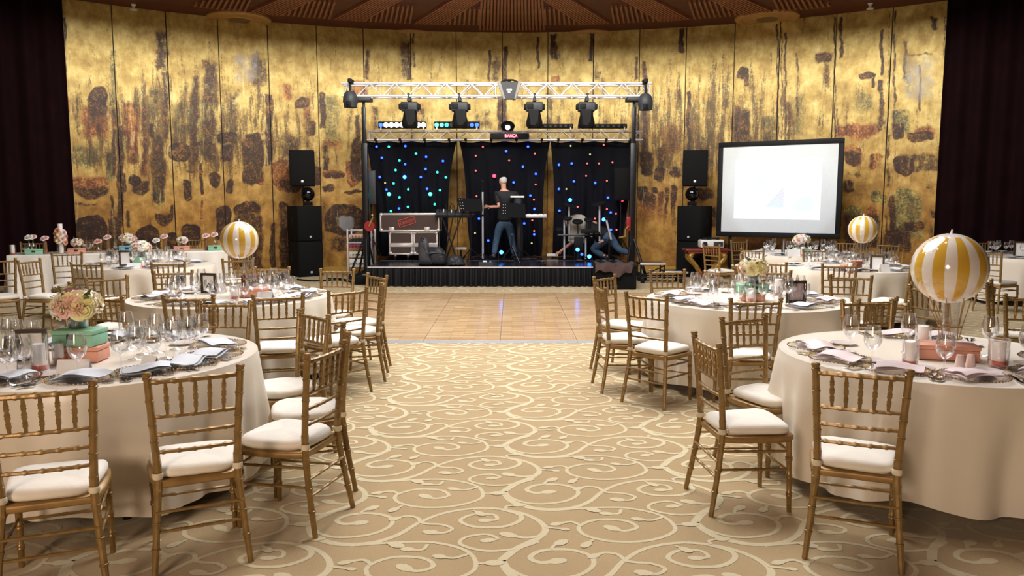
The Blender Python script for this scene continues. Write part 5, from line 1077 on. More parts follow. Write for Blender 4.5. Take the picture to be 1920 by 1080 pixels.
MB().rbox(0, 0, .105, .5, .3, .17, .03, 3).obj('body', M_white, t_); MB().cyl((-.17, -.15, .1), (-.17, -.18, .1), .055, n=18).obj('lens', M_lens, t_); MB().rbox(.12, -.152, .1, .2, .006, .1, .002).obj('vent_grille', M_grey, t_)
for sx in (-.2, .2): MB().cyl((sx, 0, 0), (sx, 0, .03), .02).obj('foot', M_black, t_)
t_ = thing('cable_bundle', 'coiled black cables lying on the white projector', 'cable', (c.x + .1, 16.6, zt1 + .19)); MB().tube([(.19 * math.cos(a * .42) * (1 - .004 * a), .11 * math.sin(a * .42), .022 + .022 * math.sin(a * 1.7)) for a in range(60)], .012, 6).obj('coil', M_black, t_)
# ---- flight cases
M_lam = mat('case_laminate', L(62, 44, 38), .45, 0, .12, 5); M_trim = mat('case_edge', L(212, 208, 202), .3, .55, .05); M_stamp = emit('case_stamp_red', (0, 0, 0), 0); M_stamp = mat('stamp_red', L(196, 66, 50), .6)
def flight(loc, label, w, d, h, lid=.0, wheels=False, shelf=False):
    t_ = thing('flight_case', label, 'case', loc); zb = .13 if wheels else 0
    MB().rbox(0, 0, zb + h / 2, w - .02, d - .02, h - .02, .004).obj('case_body', M_lam, t_, False); e = .035
    for z in (zb + e / 2, zb + h - e / 2):
        for y in (-d / 2 + e / 2, d / 2 - e / 2): MB().rbox(0, y, z, w, e, e, .004).obj('edge_trim', M_trim, t_)
    for x in (-w / 2 + e / 2, w / 2 - e / 2):
        for y in (-d / 2 + e / 2, d / 2 - e / 2): MB().rbox(x, y, zb + h / 2, e, e, h, .004).obj('edge_trim', M_trim, t_)
        for z in (zb + e / 2, zb + h - e / 2): MB().rbox(x, 0, z, e, d, e, .004).obj('edge_trim', M_trim, t_)
    for x in (-w / 2 + .03, w / 2 - .03):
        for z in (zb + .03, zb + h - .03): MB().ball((x, -d / 2 + .03, z), .045, 10, 7).obj('corner_ball', M_trim, t_)
    if shelf: MB().rbox(0, -d / 2 + .004, zb + h * .42, w, .03, .085, .004).obj('split_rail', M_trim, t_)
    if wheels:
        for x in (-w / 2 + .12, w / 2 - .12):
            for y in (-d / 2 + .12, d / 2 - .12): MB().cyl((x - .018, y, .05), (x + .018, y, .05), .05, n=16).obj('wheel', M_black, t_); MB().rbox(x, y, .105, .05, .06, .05, .006).obj('caster_fork', M_trim, t_)
    return t_
YC2 = 17.0
a0, a1 = at(733, 480, YC2), at(777, 480, YC2); b0, b1 = at(778, 480, YC2), at(823, 480, YC2); top = at(750, 433.5, YC2).z
flight(((a0.x + a1.x) / 2, YC2, SZ), 'brown flight case on casters, lower left one', a1.x - a0.x, .5, top - SZ - .13, wheels=True, shelf=True); flight(((b0.x + b1.x) / 2, YC2, SZ), 'brown flight case on casters, lower right one', b1.x - b0.x, .5, top - SZ - .13, wheels=True, shelf=True)
a0, a1, tt = at(716, 420, YC2), at(826, 420, YC2), at(770, 400, YC2).z
bc = flight(((a0.x + a1.x) / 2, YC2, top + .002), 'wide brown flight case with red stamp lying on two others', a1.x - a0.x, .56, tt - top)
for px in (738, 803): MB().rbox(at(px, 430, YC2).x - bc.location.x, -.285, .05, .12, .02, .10, .006).obj('latch', M_trim, bc)
p = at(766, 415, YC2); sx_, sz_ = p.x - bc.location.x, p.z - bc.location.z; an = math.radians(17)
o = text('Exclusiv', .125, M_stamp, bc, .002); o.location = (sx_, -.283, sz_); o.rotation_euler = (PI / 2, -an, 0); o.scale = (.8, 1, 1)
W0, H0 = .36, .15
sm = MB()
for (cx, cz, w_, h_) in ((0, H0 / 2, W0, .012), (0, -H0 / 2, W0, .012), (-W0 / 2, 0, .012, H0), (W0 / 2, 0, .012, H0)): sm.box(cx - w_ / 2, cx + w_ / 2, -.002, .002, cz - h_ / 2, cz + h_ / 2)
o = sm.obj('stamp_border', M_stamp, bc, False); o.location = (sx_, -.283, sz_); o.rotation_euler = (0, -an, 0)
# ---- equipment rack left of the stage
a, b_ = at(655, 505, 17.4), at(698, 430, 17.4); zt2 = b_.z; cx = (a.x + b_.x) / 2; w_ = b_.x - a.x; t_ = thing('equipment_rack', 'silver framed rack of sound equipment left of the stage', 'rack', (cx, 17.5, 0)); fr = MB()
for x in (-w_ / 2, w_ / 2):
    for y in (-.22, .22): MB().rbox(x, y, zt2 / 2, .035, .035, zt2, .004).obj('frame_post', M_alu, t_)
for z in (.03, zt2 * .28, zt2 * .72, zt2 - .02):
    for y in (-.22, .22): MB().rbox(0, y, z, w_, .03, .03, .004).obj('frame_rail', M_alu, t_)
for z0, h_, m_, nm in ((.30, .22, M_white, 'mixer_unit'), (.54, .16, mat('unit_ivory', L(214, 206, 190), .4), 'amplifier'), (.78, .09, mat('unit_magenta', L(150, 60, 90), .4), 'amplifier'), (.93, .07, M_grey, 'amplifier'), (1.06, .08, mat('unit_peach', L(214, 180, 165), .4), 'amplifier')):
    u = MB().rbox(0, -.02, zt2 * (z0 / 1.32) + .06, w_ - .06, .38, h_ * zt2 / 1.25, .008).obj(nm, m_, t_)
    for i in range(5): MB().cyl((-.15 + .07 * i, -.21, zt2 * z0 / 1.32 + .06), (-.15 + .07 * i, -.235, zt2 * z0 / 1.32 + .06), .014, n=8).obj('knob', M_black, u)
t_ = thing('floor_cables', 'loose black cables on the floor left of the stage', 'cable', (a.x, 16.2, 0))
MB().tube(smoothpath([(-.9, .2, .02), (-.5, -.1, .02), (0, .1, .02), (.3, -.25, .02), (.6, -.1, .02), (.5, .3, .02)], 8), .018, 6).tube(smoothpath([(-.3, .4, .02), (.1, .0, .05), (.45, -.35, .02), (.7, .1, .02)], 8), .014, 6).obj('cable', M_black, t_)
t_ = thing('tripod_case', 'small black case under the left crank stand, beside the skirt', 'case', (at(679, 523, 15.6).x, 15.6, 0)); MB().rbox(0, 0, .09, .42, .3, .17, .03).obj('case_body', M_spk, t_); MB().tube([(-.1, 0, .17), (-.08, 0, .23), (.08, 0, .23), (.1, 0, .17)], .012, 6).obj('handle', M_black, t_)
# ---- bags, boxes on the stage front
M_bag = mat('bag_nylon', L(34, 34, 37), .6, 0, .25, 9, .3, 30); YF = YS + .28
def blob(name, label, cat, pts, Y, d, m_, zmin=None, seed=0):
    """lumpy soft thing: pixel outline given thickness d and rounded front and back"""
    P = [at(x, y, Y) for x, y in pts]; cx = sum(p.x for p in P) / len(P); cz = sum(p.z for p in P) / len(P); z0 = min(p.z for p in P) if zmin is None else zmin
    t_ = thing(name, label, cat, (cx, Y, z0)); q = random.Random(seed); pts3 = smoothpath([(p.x, 0, max(p.z, z0)) for p in P + P[:1]], 4)[:-1]; rows = []
    for y, s_ in ((-d * .5, .0), (-d * .52, .55), (-d * .38, .88), (0, 1), (d * .38, .9), (d * .5, .55), (d * .5, 0)):
        row = [(cx + (p.x - cx) * s_ + q.uniform(-.006, .006) * (s_ < .95), Y + y + q.uniform(-.008, .008) * (s_ > 0) * (s_ < 1), max(z0, cz + (p.z - cz) * s_)) for p in pts3]; rows.append(row + row[:1])
    part(t_, MB().grid(rows[::-1]), 'bag_body', m_, ang=60); return t_
g_ = blob('gig_bag', 'tall dark guitar bag leaning on the stage front', 'bag', [(786, 499), (784, 472), (785, 451), (792, 445), (800, 447), (804, 456), (805, 472), (809, 488), (813, 499)], YF, .2, mat('gig_bag_nylon', L(56, 56, 60), .6, 0, .2, 9), SZ, 1)
part(g_, MB().tube(smoothpath([at(789, 449, YF - .12), at(792, 446, YF - .13), at(795, 450, YF - .12)], 5), .012, 6), 'handle', M_black)
g_ = blob('open_bag', 'open black bag with its flap up beside the guitar bag', 'bag', [(806, 499), (803, 478), (812, 466), (825, 463), (834, 472), (838, 486), (834, 499)], YF + .05, .3, M_bag, SZ, 2); part(g_, MB().grid([[at(x, y, Y_) for x, y, Y_ in r] for r in (((804, 476, YF - .12), (815, 474, YF - .13), (834, 476, YF - .1)), ((812, 466, YF + .05), (824, 463, YF + .05), (833, 470, YF + .05)))]), 'flap', mat('flap_grey', L(70, 76, 80), .5))
blob('cloth_bag', 'crumpled black bag heaped at the stage edge', 'bag', [(836, 501), (838, 486), (847, 479), (860, 478), (868, 486), (872, 497), (862, 502), (848, 503)], YF, .35, M_bag, SZ, 3)
t_ = thing('pedal_box', 'dark grey pedal box at the front of the stage', 'pedal', (at(911, 494, YF).x, YF, SZ)); MB().prismy([(-.14, 0), (.14, 0), (.14, .07), (-.14, .07)], -.1, .1).obj('pedal_body', M_grey, t_, False); MB().rbox(-.02, 0, .085, .08, .12, .03, .006).obj('pedal', M_white, t_); MB().cyl((.09, 0, .07), (.09, 0, .085), .015).obj('knob', M_alu, t_)
t_ = thing('foot_light', 'small round lamp on the stage front edge', 'lamp', (at(1018, 495, YF).x, YF, SZ)); MB().lathe([(.001, 0), (.06, 0), (.06, .03), (.045, .045), (.001, .045)], 16).obj('lamp_body', M_black, t_)
for px, py, c_, lab in ((940, 473, 'B', 'bright blue floor lamp at the feet of the standing man'), (1083, 468, 'B', 'blue floor lamp under the drums, left'), (1091, 477, 'b', 'dim blue floor lamp under the drums'), (1105, 481, 'B', 'blue floor lamp under the drums, right')):
    p = at(px, py, 16.5); t_ = thing('par_lamp', lab, 'stage light', (p.x, 16.5, SZ)); MB().tube([(-.06, .04, 0), (-.06, .04, p.z - SZ), (.06, .04, p.z - SZ), (.06, .04, 0)], .01, 6).obj('yoke', M_black2, t_); MB().cyl((0, .02, p.z - SZ), (0, .14, p.z - SZ), .05, .035, 14).obj('can', M_black, t_); put('led', led_me[c_], t_, (0, 0, p.z - SZ))
t_ = thing('black_trunk', 'black trunk at the right front corner of the stage', 'case', (at(1152, 520, YS - .35).x, YS - .35, 0)); MB().rbox(0, 0, .22, .78, .5, .44, .03, 3).obj('trunk_body', M_spk, t_); MB().rbox(0, 0, .45, .8, .52, .05, .015).obj('lid', M_black, t_)
tx, ty = t_.location.x, t_.location.y; rows = []
for j, (y, z) in enumerate(((ty + .2, .485), (ty + .05, .5), (ty - .15, .495), (ty - .26, .49), (ty - .30, .42), (ty - .31, .32))):
    rows.append([(tx - .4 + .8 * i / 16 * (1 - .03 * j), y - .02 * math.sin(i * .9 + j) * (j > 2), z + .022 * math.sin(i * 1.3 + j * .9) * (j < 4) + (.05 * math.sin(i * .45) + .03 * math.sin(i * 1.1) if j >= 4 else 0)) for i in range(17)])
jk = thing('brown_jacket', 'brown jacket thrown over the black trunk at the stage corner', 'clothing', (tx, ty, .47)); part(jk, MB().grid(rows), 'jacket_cloth', mat('brown_wool', L(66, 46, 41), .9, 0, .15, 10), ang=80)
t_ = thing('pedal_tray', 'flat black open case with pedals, beside the drums', 'case', (at(1139, 493, YS + .5).x, YS + .5, SZ)); MB().rbox(0, 0, .035, .58, .36, .07, .01).obj('tray', M_black, t_)
for i in range(4): MB().rbox(-.2 + .13 * i, -.05, .085, .09, .14, .04, .006).obj('pedal', M_grey if i % 2 else M_black2, t_)
# ---- stage steps cart right of the stage
c = at(1221, 532, 15.9); t_ = thing('stage_steps', 'small black stage steps on wheels right of the stage', 'steps', (c.x, 15.9, 0))
MB().rbox(0, .1, .40, .52, .5, .035, .006).obj('top_step', M_deck, t_); MB().rbox(0, -.155, .40, .52, .015, .04, .003).obj('nosing', M_alu, t_); MB().rbox(.42, .1, .24, .36, .42, .03, .005).obj('lower_step', M_deck, t_); MB().rbox(.42, -.115, .235, .36, .012, .035, .003).obj('nosing', M_alu, t_)
for x in (-.24, .24):
    for y in (-.12, .32): MB().rbox(x, y, .24, .03, .03, .30, .004).obj('frame_post', M_black2, t_)
MB().rbox(.2, -.12, .12, .9, .03, .03, .004).rbox(.2, .32, .12, .9, .03, .03, .004).tube([(-.24, -.12, .14), (.24, -.12, .36)], .012, 6).obj('frame_rail', M_black2, t_)
for x in (-.2, .6):
    for y in (-.12, .32): MB().cyl((x, y - .02, .05), (x, y + .02, .05), .05, n=14).obj('wheel', M_black, t_)
# ---- stands and instruments
def tripod(t_, x, y, z, r, h, m_, n_=3, rot=.3):
    for i in range(n_): a = rot + 2 * PI * i / n_; part(t_, MB().tube([(x, y, z + h), (x + r * math.cos(a), y + r * math.sin(a) * .8, z + .012)], .011, 6), 'leg', m_)
YI = 16.75
# keyboard stand with mixers
a, b_ = at(818, 401, YI), at(890, 401, YI); t_ = thing('keyboard_stand', 'black cross-legged stand with a sloping keyboard top', 'stand', ((a.x + b_.x) / 2, YI, SZ)); zk = a.z
for y in (YI - .12, YI + .12):
    part(t_, MB().tube([at(828, 404, y), at(857, 488, y)], .016, 6), 'leg', M_black2); part(t_, MB().tube([at(865, 404, y), at(836, 488, y)], .016, 6), 'leg', M_black2); part(t_, MB().tube([(at(850, 404, y)), at(833, 488, y)], .014, 6), 'leg', M_black2)
part(t_, MB().rbox((a.x + b_.x) / 2 - .02, YI, zk - .05, b_.x - a.x - .02, .34, .06, .01), 'platform', M_black)
t_ = thing('mixing_keyboard', 'grey mixing desk with many plugs on the cross-legged stand', 'mixer', ((a.x + b_.x) / 2, YI, zk - .02)); cx = (a.x + b_.x) / 2
part(t_, MB().add([(a.x, YI - .17, zk - .02), (b_.x, YI - .17, zk - .02), (b_.x, YI + .17, zk - .02), (a.x, YI + .17, zk - .02), (a.x, YI - .17, zk + .02), (b_.x, YI - .17, zk + .0), (b_.x, YI + .17, zk + .07), (a.x, YI + .17, zk + .10)], [(3, 2, 1, 0), (4, 5, 6, 7), (0, 1, 5, 4), (1, 2, 6, 5), (2, 3, 7, 6), (3, 0, 4, 7)]), 'desk_body', M_grey, smooth=False)
for i in range(8): x = a.x + .08 + .085 * i; part(t_, MB().cyl((x, YI - .1 + .03 * (i % 3), zk + .03), (x, YI - .1 + .03 * (i % 3), zk + .11 - .006 * i), .012, n=7), 'plug', M_white if i % 2 else M_black)
for i in range(3): x = a.x + .12 + .16 * i; part(t_, MB().tube(smoothpath([(x, YI, zk + .06), (x + .06, YI - .1, zk + .22), (x + .13, YI - .2, zk + .1), (x + .14, YI - .22, zk - .2)], 6), .008, 5), 'cable', M_black)
for x0, y0, x1, y1, px, lab in ((856, 371, 905, 396, 882, 'black perforated music stand left of the microphone stand'), (938, 380, 986, 408, 977, 'black music stand board in front of the standing man')):
    Ym = YI - .25; c = at(px, 400, Ym); t_ = thing('music_stand', lab, 'music stand', (c.x, Ym, SZ)); P0, P1 = at(x0, y0, Ym), at(x1, y1, Ym)
    part(t_, MB().add([(P0.x, Ym + .1, P0.z), (P1.x - .02, Ym + .1, P0.z - .02), (P1.x, Ym - .02, P1.z), (P0.x + (.08 if x0 < 900 else 0), Ym - .02, P1.z), (P0.x, Ym + .11, P0.z), (P1.x - .02, Ym + .11, P0.z - .02), (P1.x, Ym - .01, P1.z), (P0.x + (.08 if x0 < 900 else 0), Ym - .01, P1.z)], [(0, 3, 2, 1), (4, 5, 6, 7), (0, 1, 5, 4), (1, 2, 6, 5), (2, 3, 7, 6), (3, 0, 4, 7)]), 'desk_plate', mat('stand_black', L(8, 8, 9), .7, spec=.12), smooth=False)
    for i in range(2):
        for j in range(4): part(t_, MB().cyl((P0.x + .06 + .05 * i + .012 * j * (x0 < 900), Ym + .085 - .028 * j, P0.z - .045 - .06 * j), (P0.x + .06 + .05 * i + .012 * j * (x0 < 900), Ym + .07 - .028 * j, P0.z - .045 - .06 * j), .008, n=6), 'rivet', M_alu)
    part(t_, MB().cyl((c.x, Ym + .04, SZ + .02), (c.x, Ym + .06, P1.z + .05), .014, n=8), 'pole', M_black2); tripod(t_, c.x, Ym + .04, SZ, .3, .28, M_black2)
c = at(905, 390, YI - .1); t_ = thing('microphone_stand', 'tall silver microphone stand left of the standing man', 'microphone stand', (c.x, YI - .1, SZ)); y = YI - .1
part(t_, MB().cyl((c.x, y, SZ + .05), (c.x, y, at(905, 360, y).z), .021, n=10), 'tube', M_alu); part(t_, MB().cyl((c.x, y, at(905, 360, y).z), (c.x, y, at(904, 345, y).z), .016, .012, 8), 'upper_rod', M_black2); part(t_, MB().ball((c.x, y, at(904, 341, y).z), .028, 10, 7, 1, 1, 1.6), 'microphone', M_black); part(t_, MB().cyl((c.x, y, at(905, 404, y).z - .02), (c.x, y, at(905, 404, y).z + .02), .027, n=8), 'collar', M_black); tripod(t_, c.x, y, SZ, .36, .16, M_black2, 3, .9)
# white keyboard on a stand at the right of the man
a, b_ = at(983, 405, YI + .1), at(1024, 405, YI + .1); t_ = thing('keyboard', 'pale keyboard on a dark column stand right of the man', 'keyboard', ((a.x + b_.x) / 2, YI + .1, SZ)); zk = a.z; yk = YI + .1
part(t_, MB().rbox((a.x + b_.x) / 2 - .12, yk, zk, b_.x - a.x + .25, .3, .07, .01), 'keyboard_body', M_alu)
for i in range(11): part(t_, MB().box(a.x + .02 + i * .042, a.x + .055 + i * .042, yk - .14, yk + .02, zk + .035, zk + .046), 'key', M_white if i % 3 else M_black, smooth=False)
part(t_, MB().rbox(at(975, 450, yk).x, yk + .05, (SZ + zk) / 2, .14, .1, zk - SZ - .06, .01), 'column', M_black2); part(t_, MB().rbox(at(985, 488, yk).x, yk + .05, SZ + .03, .5, .3, .05, .01), 'foot', M_black2)
c = at(971, 376, yk); t_ = thing('sound_module', 'small grey drum-shaped device with flat top beside the man', 'device', (c.x, yk, zk)); part(t_, MB().cyl((c.x, yk, at(971, 381, yk).z), (c.x, yk, at(971, 372, yk).z), .09, n=18), 'canister', M_grey); part(t_, MB().rbox(at(970, 369, yk).x, yk, at(970, 369, yk).z, .30, .2, .04, .008), 'flat_top', M_white); part(t_, MB().cyl((c.x, yk, zk), (c.x, yk, at(971, 381, yk).z), .02), 'post', M_black2)
t_ = thing('camera_tripod', 'small dark tripod standing at the stage front before the man', 'tripod', (at(960, 490, YI - .75).x, YI - .75, SZ)); x, y = t_.location.x, t_.location.y; tripod(t_, x, y, SZ, .26, .36, M_black2, 3, 1.2); part(t_, MB().cyl((x, y, SZ + .3), (x, y, at(960, 440, y).z), .012, n=7), 'pole', M_black2); part(t_, MB().rbox(x, y, at(960, 440, y).z, .06, .05, .04, .01), 'head', M_grey)
# electronic drum kit
YD = 16.75; t_ = thing('drum_kit', 'electronic drum kit with dark pads on silver posts, right half of the stage', 'drums', (at(1090, 480, YD).x, YD, SZ))
for px, ya, yb in ((1058, 410, 486), (1098, 446, 486), (1067, 386, 452), (1124, 383, 452)): part(t_, MB().cyl(at(px, yb, YD), at(px, ya, YD), .02, n=8), 'post', M_alu)
part(t_, MB().tube([at(1046, 441, YD - .05), at(1075, 441, YD - .12), at(1100, 441, YD - .12), at(1127, 441, YD)], .022, 8), 'rack_bar', M_black2)
for px, py, r_, tl in ((1069, 385, .15, .3), (1122, 382, .15, -.3)):
    p = at(px, py, YD); mb = MB(); mb.M = Matrix.Translation(p) @ Matrix.Rotation(tl, 4, 'Y') @ Matrix.Rotation(.25, 4, 'X'); mb.lathe([(.001, .02), (.04, .016), (r_, 0), (r_, -.008), (.001, .008)], 24); part(t_, mb, 'cymbal_pad', M_black)
for px, py, r_ in ((1083, 415.5, .115), (1104, 412, .10), (1064, 409, .10), (1048, 430, .08), (1118, 437, .08)):
    p = at(px, py, YD - .05); mb = MB(); mb.M = Matrix.Translation(p) @ Matrix.Rotation(.35, 4, 'X'); mb.lathe([(.001, .02), (r_ * .92, .02), (r_, .012), (r_, -.02), (.001, -.025)], 20); part(t_, mb, 'drum_pad', M_black); part(t_, MB().cyl((p.x, p.y, p.z - .02), (p.x + .01, YD - .05, at(px, 441, YD - .05).z), .012, n=6), 'pad_arm', M_black2)
p = at(1085, 457, YD - .1); part(t_, MB().rbox(p.x, p.y, p.z, .2, .08, .3, .02), 'kick_pad', M_black); part(t_, MB().rbox(p.x, p.y - .14, SZ + .03, .12, .28, .03, .006), 'pedal', M_grey); tripod(t_, at(1085, 480, YD - .2).x, YD - .2, SZ, .26, .2, M_black2)
p = at(1090, 446, YD); part(t_, MB().rbox(p.x + .12, YD - .14, at(1100, 433, YD).z, .3, .05, .1, .01), 'sound_module', M_black)
t_ = thing('drum_stool', 'light grey rounded padded seat back behind the drum kit', 'seat', (at(1082, 480, YD + .22).x, YD + .22, SZ)); M_pad = mat('pale_pad', L(168, 162, 150), .7, 0, .08)
P = [at(x, y, YD + .22) for x, y in ((1068, 449), (1064, 430), (1060, 414), (1068, 405), (1080, 402), (1092, 403), (1098, 408), (1098, 425), (1096, 449))]; pts = smoothpath([(p_.x, 0, p_.z) for p_ in P], 5); cx = sum(p_.x for p_ in pts) / len(pts); cz = sum(p_.z for p_ in pts) / len(pts)
rows = [[(cx + (p_.x - cx) * s_, YD + .22 + y, cz + (p_.z - cz) * s_) for p_ in pts + pts[:1]] for y, s_ in ((-.07, 0), (-.07, .8), (-.05, .96), (0, 1), (.05, .96), (.06, .5), (.06, 0))]
part(t_, MB().grid(rows[::-1]), 'backrest', M_pad, ang=70); part(t_, MB().lathe([(.001, 0), (.17, 0), (.18, .03), (.17, .07), (.001, .08)], 20, (at(1082, 450, YD + .3).x, YD + .2, at(1082, 455, YD + .3).z)), 'seat_pad', M_pad); part(t_, MB().cyl((at(1082, 480, YD + .2).x, YD + .2, SZ), (at(1082, 480, YD + .2).x, YD + .2, at(1082, 454, YD + .2).z), .025), 'post', M_black2)
x, y = at(1142, 470, YD - .1).x, YD - .1; t_ = thing('boom_stand', 'silver boom microphone stand leaning at the right of the drums', 'microphone stand', (x, y, SZ)); part(t_, MB().cyl((x, y, SZ), (x, y, at(1142, 448, y).z), .018, n=8), 'pole', M_black2); part(t_, MB().cyl(at(1146, 449, y), at(1137, 413, y), .022, n=8), 'boom', M_alu); part(t_, MB().ball(at(1136, 409, y), .03, 10, 7), 'microphone', M_black); tripod(t_, x, y, SZ, .3, .15, M_black2)
for px, py, rz, lab in ((864, 466, .1, 'short white strip lamp behind the keyboard stand'), (1036, 478, .0, 'white strip lamp on the stage floor by the drums')):
    p = at(px, py, 17.5); zz = max(p.z, SZ + .035); t_ = thing('strip_lamp', lab, 'lamp', (p.x, 17.5, SZ)); MB().rbox(0, 0, zz - SZ, .26, .05, .06, .01).obj('lamp_body', M_white, t_); MB().rbox(0, 0, (zz - SZ) / 2, .05, .04, max(.02, zz - SZ), .004).obj('foot', M_black, t_)

# ================================================================ PEOPLE
M_skin = mat('skin', L(206, 150, 122), .5, 0, .06); M_tee = mat('black_tee', L(24, 24, 27), .8, 0, .15, 12); M_jean = mat('blue_jeans', L(62, 88, 112), .8, 0, .22, 14); M_hair = mat('grey_hair', L(196, 192, 186), .7, 0, .15, 40, .4, 90); M_shoe = mat('dark_shoe', L(34, 40, 52), .5)
def skin(name, V, EG, m_, parent, root=0, sub=2):
    me = bpy.data.meshes.new(name); l = parent.matrix_world.translation if False else parent.location
    me.from_pydata([(v[0] - l.x, v[1] - l.y, v[2] - l.z) for v, r in V], EG, []); me.materials.append(m_); o = put(name, me, parent)
    o.modifiers.new('Skin', 'SKIN'); o.modifiers['Skin'].use_smooth_shade = True
    for i, (v, r) in enumerate(V):
        d = me.skin_vertices[0].data[i]; d.radius = r if isinstance(r, tuple) else (r, r); d.use_root = i == root
    s_ = o.modifiers.new('Sub', 'SUBSURF'); s_.levels = sub; s_.render_levels = sub; return o
def chain(pts): return [(i, i + 1) for i in range(len(pts) - 1)]
def person(label, J, hair=M_hair, shirt=M_tee, sleeve=.8):
    J = {k_: Vector(v) for k_, v in J.items()}; base = Vector((J['pelvis'].x, J['pelvis'].y, min(J['ankL'].z, J['ankR'].z) - .08)); t_ = thing('person', label, 'person', base)
    V, EG, ix = [], [], {}
    def add(n_, p, r, to=None):
        ix[n_] = len(V); V.append((tuple(p), r))
        if to: EG.append((ix[to], ix[n_]))
    up = (J['head'] - J['neck']).normalized()
    add('pelvis', J['pelvis'], .08); add('spine', J['spine'], (.10, .09), 'pelvis'); add('chest', J['chest'], (.135, .105), 'spine'); uc = J['neck'].lerp(J['chest'], .48); add('uch', uc, (.115, .09), 'chest'); add('neck', J['neck'], .055, 'uch'); add('h1', J['head'] - up * .05, .068, 'neck'); add('h2', J['head'] + up * .02, (.078, .092), 'h1'); add('h3', J['head'] + up * .09, (.07, .08), 'h2')
    for s_ in 'LR':
        add('sh' + s_, J['sh' + s_], .062, 'uch'); add('el' + s_, J['el' + s_], .042, 'sh' + s_); add('wr' + s_, J['wr' + s_], .028, 'el' + s_)
        d = (J['wr' + s_] - J['el' + s_]).normalized(); sd = d.cross(Vector((0, 1, .2))).normalized(); pm_ = J['wr' + s_] + d * .07; add('pm' + s_, pm_, (.04, .018), 'wr' + s_)
        for f_ in range(4):
            a = pm_ + sd * (.028 - .0185 * f_) + d * .025; ln = (.032, .038, .036, .028)[f_]; add(f'f{f_}{s_}', a, .009, 'pm' + s_); add(f'g{f_}{s_}', a + d * ln, .0085, f'f{f_}{s_}'); add(f'k{f_}{s_}', a + d * ln * 1.6 + Vector((0, 0, -.02)), .007, f'g{f_}{s_}')
        a = J['wr' + s_] + d * .03 + sd * .035; add('t1' + s_, a, .011, 'wr' + s_); add('t2' + s_, a + d * .035 + sd * .018, .009, 't1' + s_)
        add('hp' + s_, J['hp' + s_], .05, 'pelvis'); add('kn' + s_, J['kn' + s_], .05, 'hp' + s_); add('cf' + s_, J['kn' + s_].lerp(J['ank' + s_], .35), .058, 'kn' + s_); add('an' + s_, J['ank' + s_], .042, 'cf' + s_); add('toe' + s_, J['toe' + s_], .038, 'an' + s_)
    skin('body', V, EG, M_skin, t_)
    # shirt, jeans, shoes, hair follow the same joints, slightly larger
    S_ = [(J['pelvis'] - (J['spine'] - J['pelvis']) * .12, .178), (J['spine'], .172), (J['chest'], .178), (uc, .15), (J['neck'].lerp(uc, .45), .08)]; E_ = [(0, 1), (1, 2), (2, 3), (3, 4)]
    for s_ in 'LR': S_ += [(J['sh' + s_], .09), (J['sh' + s_].lerp(J['el' + s_], sleeve), .062)]; n_ = len(S_); E_ += [(3, n_ - 2), (n_ - 2, n_ - 1)]
    skin('shirt', S_, E_, shirt, t_, 1)
    S_ = [(J['pelvis'] + (J['spine'] - J['pelvis']) * .3, .16), (J['pelvis'], .18)]; E_ = [(0, 1)]
    for s_ in 'LR':
        n_ = len(S_); S_ += [(J['hp' + s_], .13), (J['hp' + s_].lerp(J['kn' + s_], .55), .095), (J['kn' + s_], .078), (J['kn' + s_].lerp(J['ank' + s_], .4), .075), (J['ank' + s_], .066)]; E_ += [(1, n_)] + [(n_ + i, n_ + i + 1) for i in range(4)]
    skin('jeans', S_, E_, M_jean, t_, 1)
    for s_ in 'LR':
        d = (J['toe' + s_] - J['ank' + s_]); skin('shoe', [(J['ank' + s_] + Vector((0, 0, -.03)) - d * .25, .048), (J['ank' + s_] + d * .35 + Vector((0, 0, -.02)), .052), (J['toe' + s_], (.05, .036))], [(0, 1), (1, 2)], M_shoe, t_)
    fw = Vector(J['face']).normalized(); bk = J['head'] - fw * .022
    skin('hair', [(bk - up * .06 - fw * .01, (.066, .066)), (bk + up * .03, (.09, .094)), (bk + up * .105 + fw * .01, (.078, .082))], [(0, 1), (1, 2)], hair, t_)
    si_ = up.cross(fw).normalized()
    for s_ in (-1, 1):
        part(t_, MB().ball(J['head'] + si_ * s_ * .082, .026, 8, 6, .5, .8, 1.2), 'ear', M_skin); part(t_, MB().ball(J['head'] + fw * .085 + si_ * s_ * .03 + up * .02, .011, 8, 6), 'eye', M_white)
    part(t_, MB().ball(J['head'] + fw * .1 - up * .015, .018, 8, 6, .8, .9, 1.4), 'nose', M_skin); part(t_, MB().ball(J['head'] + fw * .085 - up * .055, .02, 8, 5, 1.2, .6, .4), 'mouth', mat('lips', L(170, 100, 90), .5)); return t_
YP = 17.15
def A(px, py, dy=0): return at(px, py, YP + dy)
zf = SZ + .075
def Z(v, z): return Vector((v.x, v.y, z))
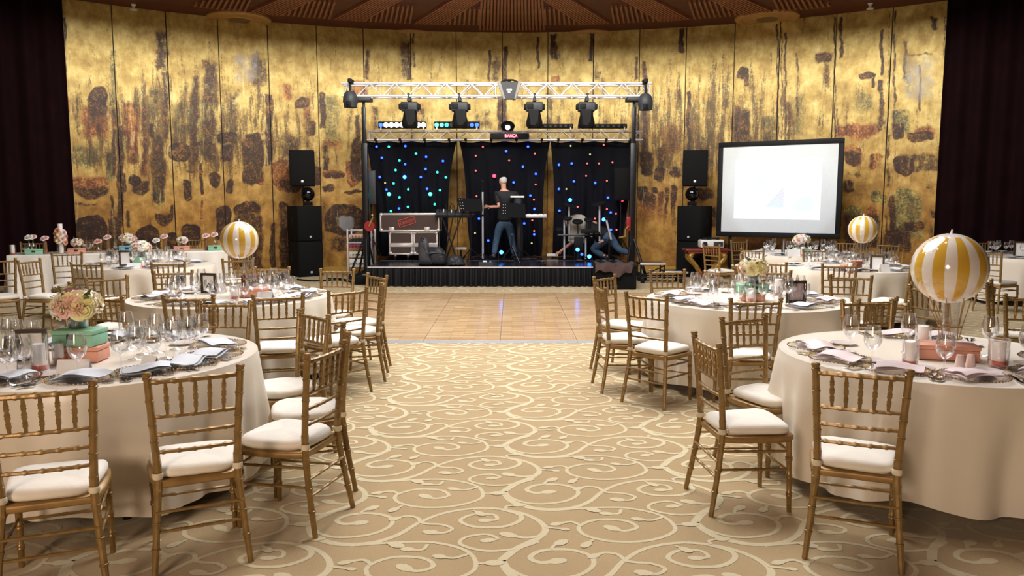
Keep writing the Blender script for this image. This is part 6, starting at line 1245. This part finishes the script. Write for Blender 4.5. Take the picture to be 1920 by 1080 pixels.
person('grey haired man in black T-shirt and jeans standing with his back to us', dict(pelvis=A(946, 414), spine=A(947, 395), chest=A(948, 373), neck=A(945, 356), head=A(943, 340.5), face=(-.55, .83, .02), shL=A(931, 364, -.02), elL=A(936, 388, -.12), wrL=A(920, 387.5, -.06), shR=A(966, 365, .02), elR=A(975, 388, .0), wrR=A(962, 397, .16), hpL=A(938, 420), hpR=A(955, 420), knL=A(931, 449, .03), knR=A(960, 450, .02), ankL=Z(A(926, 481), zf + .02), ankR=Z(A(965, 482), zf + .02), toeL=Z(A(921, 484, .16), SZ + .04), toeR=Z(A(960, 484, .18), SZ + .04)))
YP = 17.3
person('crouching man in black top and jeans reaching down behind the drum kit', dict(pelvis=A(1138, 443), spine=A(1122, 433), chest=A(1104, 428), neck=A(1090, 427), head=A(1078, 430), face=(-.8, .2, -.5), shL=A(1098, 437, -.12), elL=A(1071, 456, -.14), wrL=A(1052, 470, -.14), shR=A(1106, 420, .12), elR=A(1118, 417, -.0), wrR=A(1112, 432, -.1), hpL=A(1136, 449, -.1), hpR=A(1143, 445, .08), knL=A(1109, 468, -.1), knR=A(1160, 468, .05), ankL=Z(A(1132, 483, -.1), zf), ankR=Z(A(1180, 490, .02), zf + .05), toeL=Z(A(1141, 486, -.1), SZ + .04), toeR=Z(A(1187, 492, .02), SZ + .05)), hair=mat('dark_hair', L(40, 32, 28), .7), sleeve=.5)
# ---- look-alikes: say which one by its place among its kind, counted across the picture
ORD = ['', 'second ', 'third ', 'fourth ', 'fifth ', 'sixth ', 'seventh ', 'eighth ', 'ninth ', 'tenth ', 'eleventh ', 'twelfth ', 'thirteenth ']
byl = {}
for o in S.objects:
    if o.parent is None and o.get('label'): byl.setdefault(o['label'], []).append(o)
for lab, os_ in byl.items():
    if len(os_) < 2: continue
    os_.sort(key=lambda o: project(np.array([[o.location.x, o.location.y, o.location.z]]))[0][0]); n_ = len(os_)
    for i, o in enumerate(os_):
        left = i < (n_ + 1) // 2; j = i if left else n_ - 1 - i; side = 'left' if left else 'right'
        o['label'] = lab + ', ' + (f'{side}most' if j == 0 else f'{ORD[j]}from the {side}')
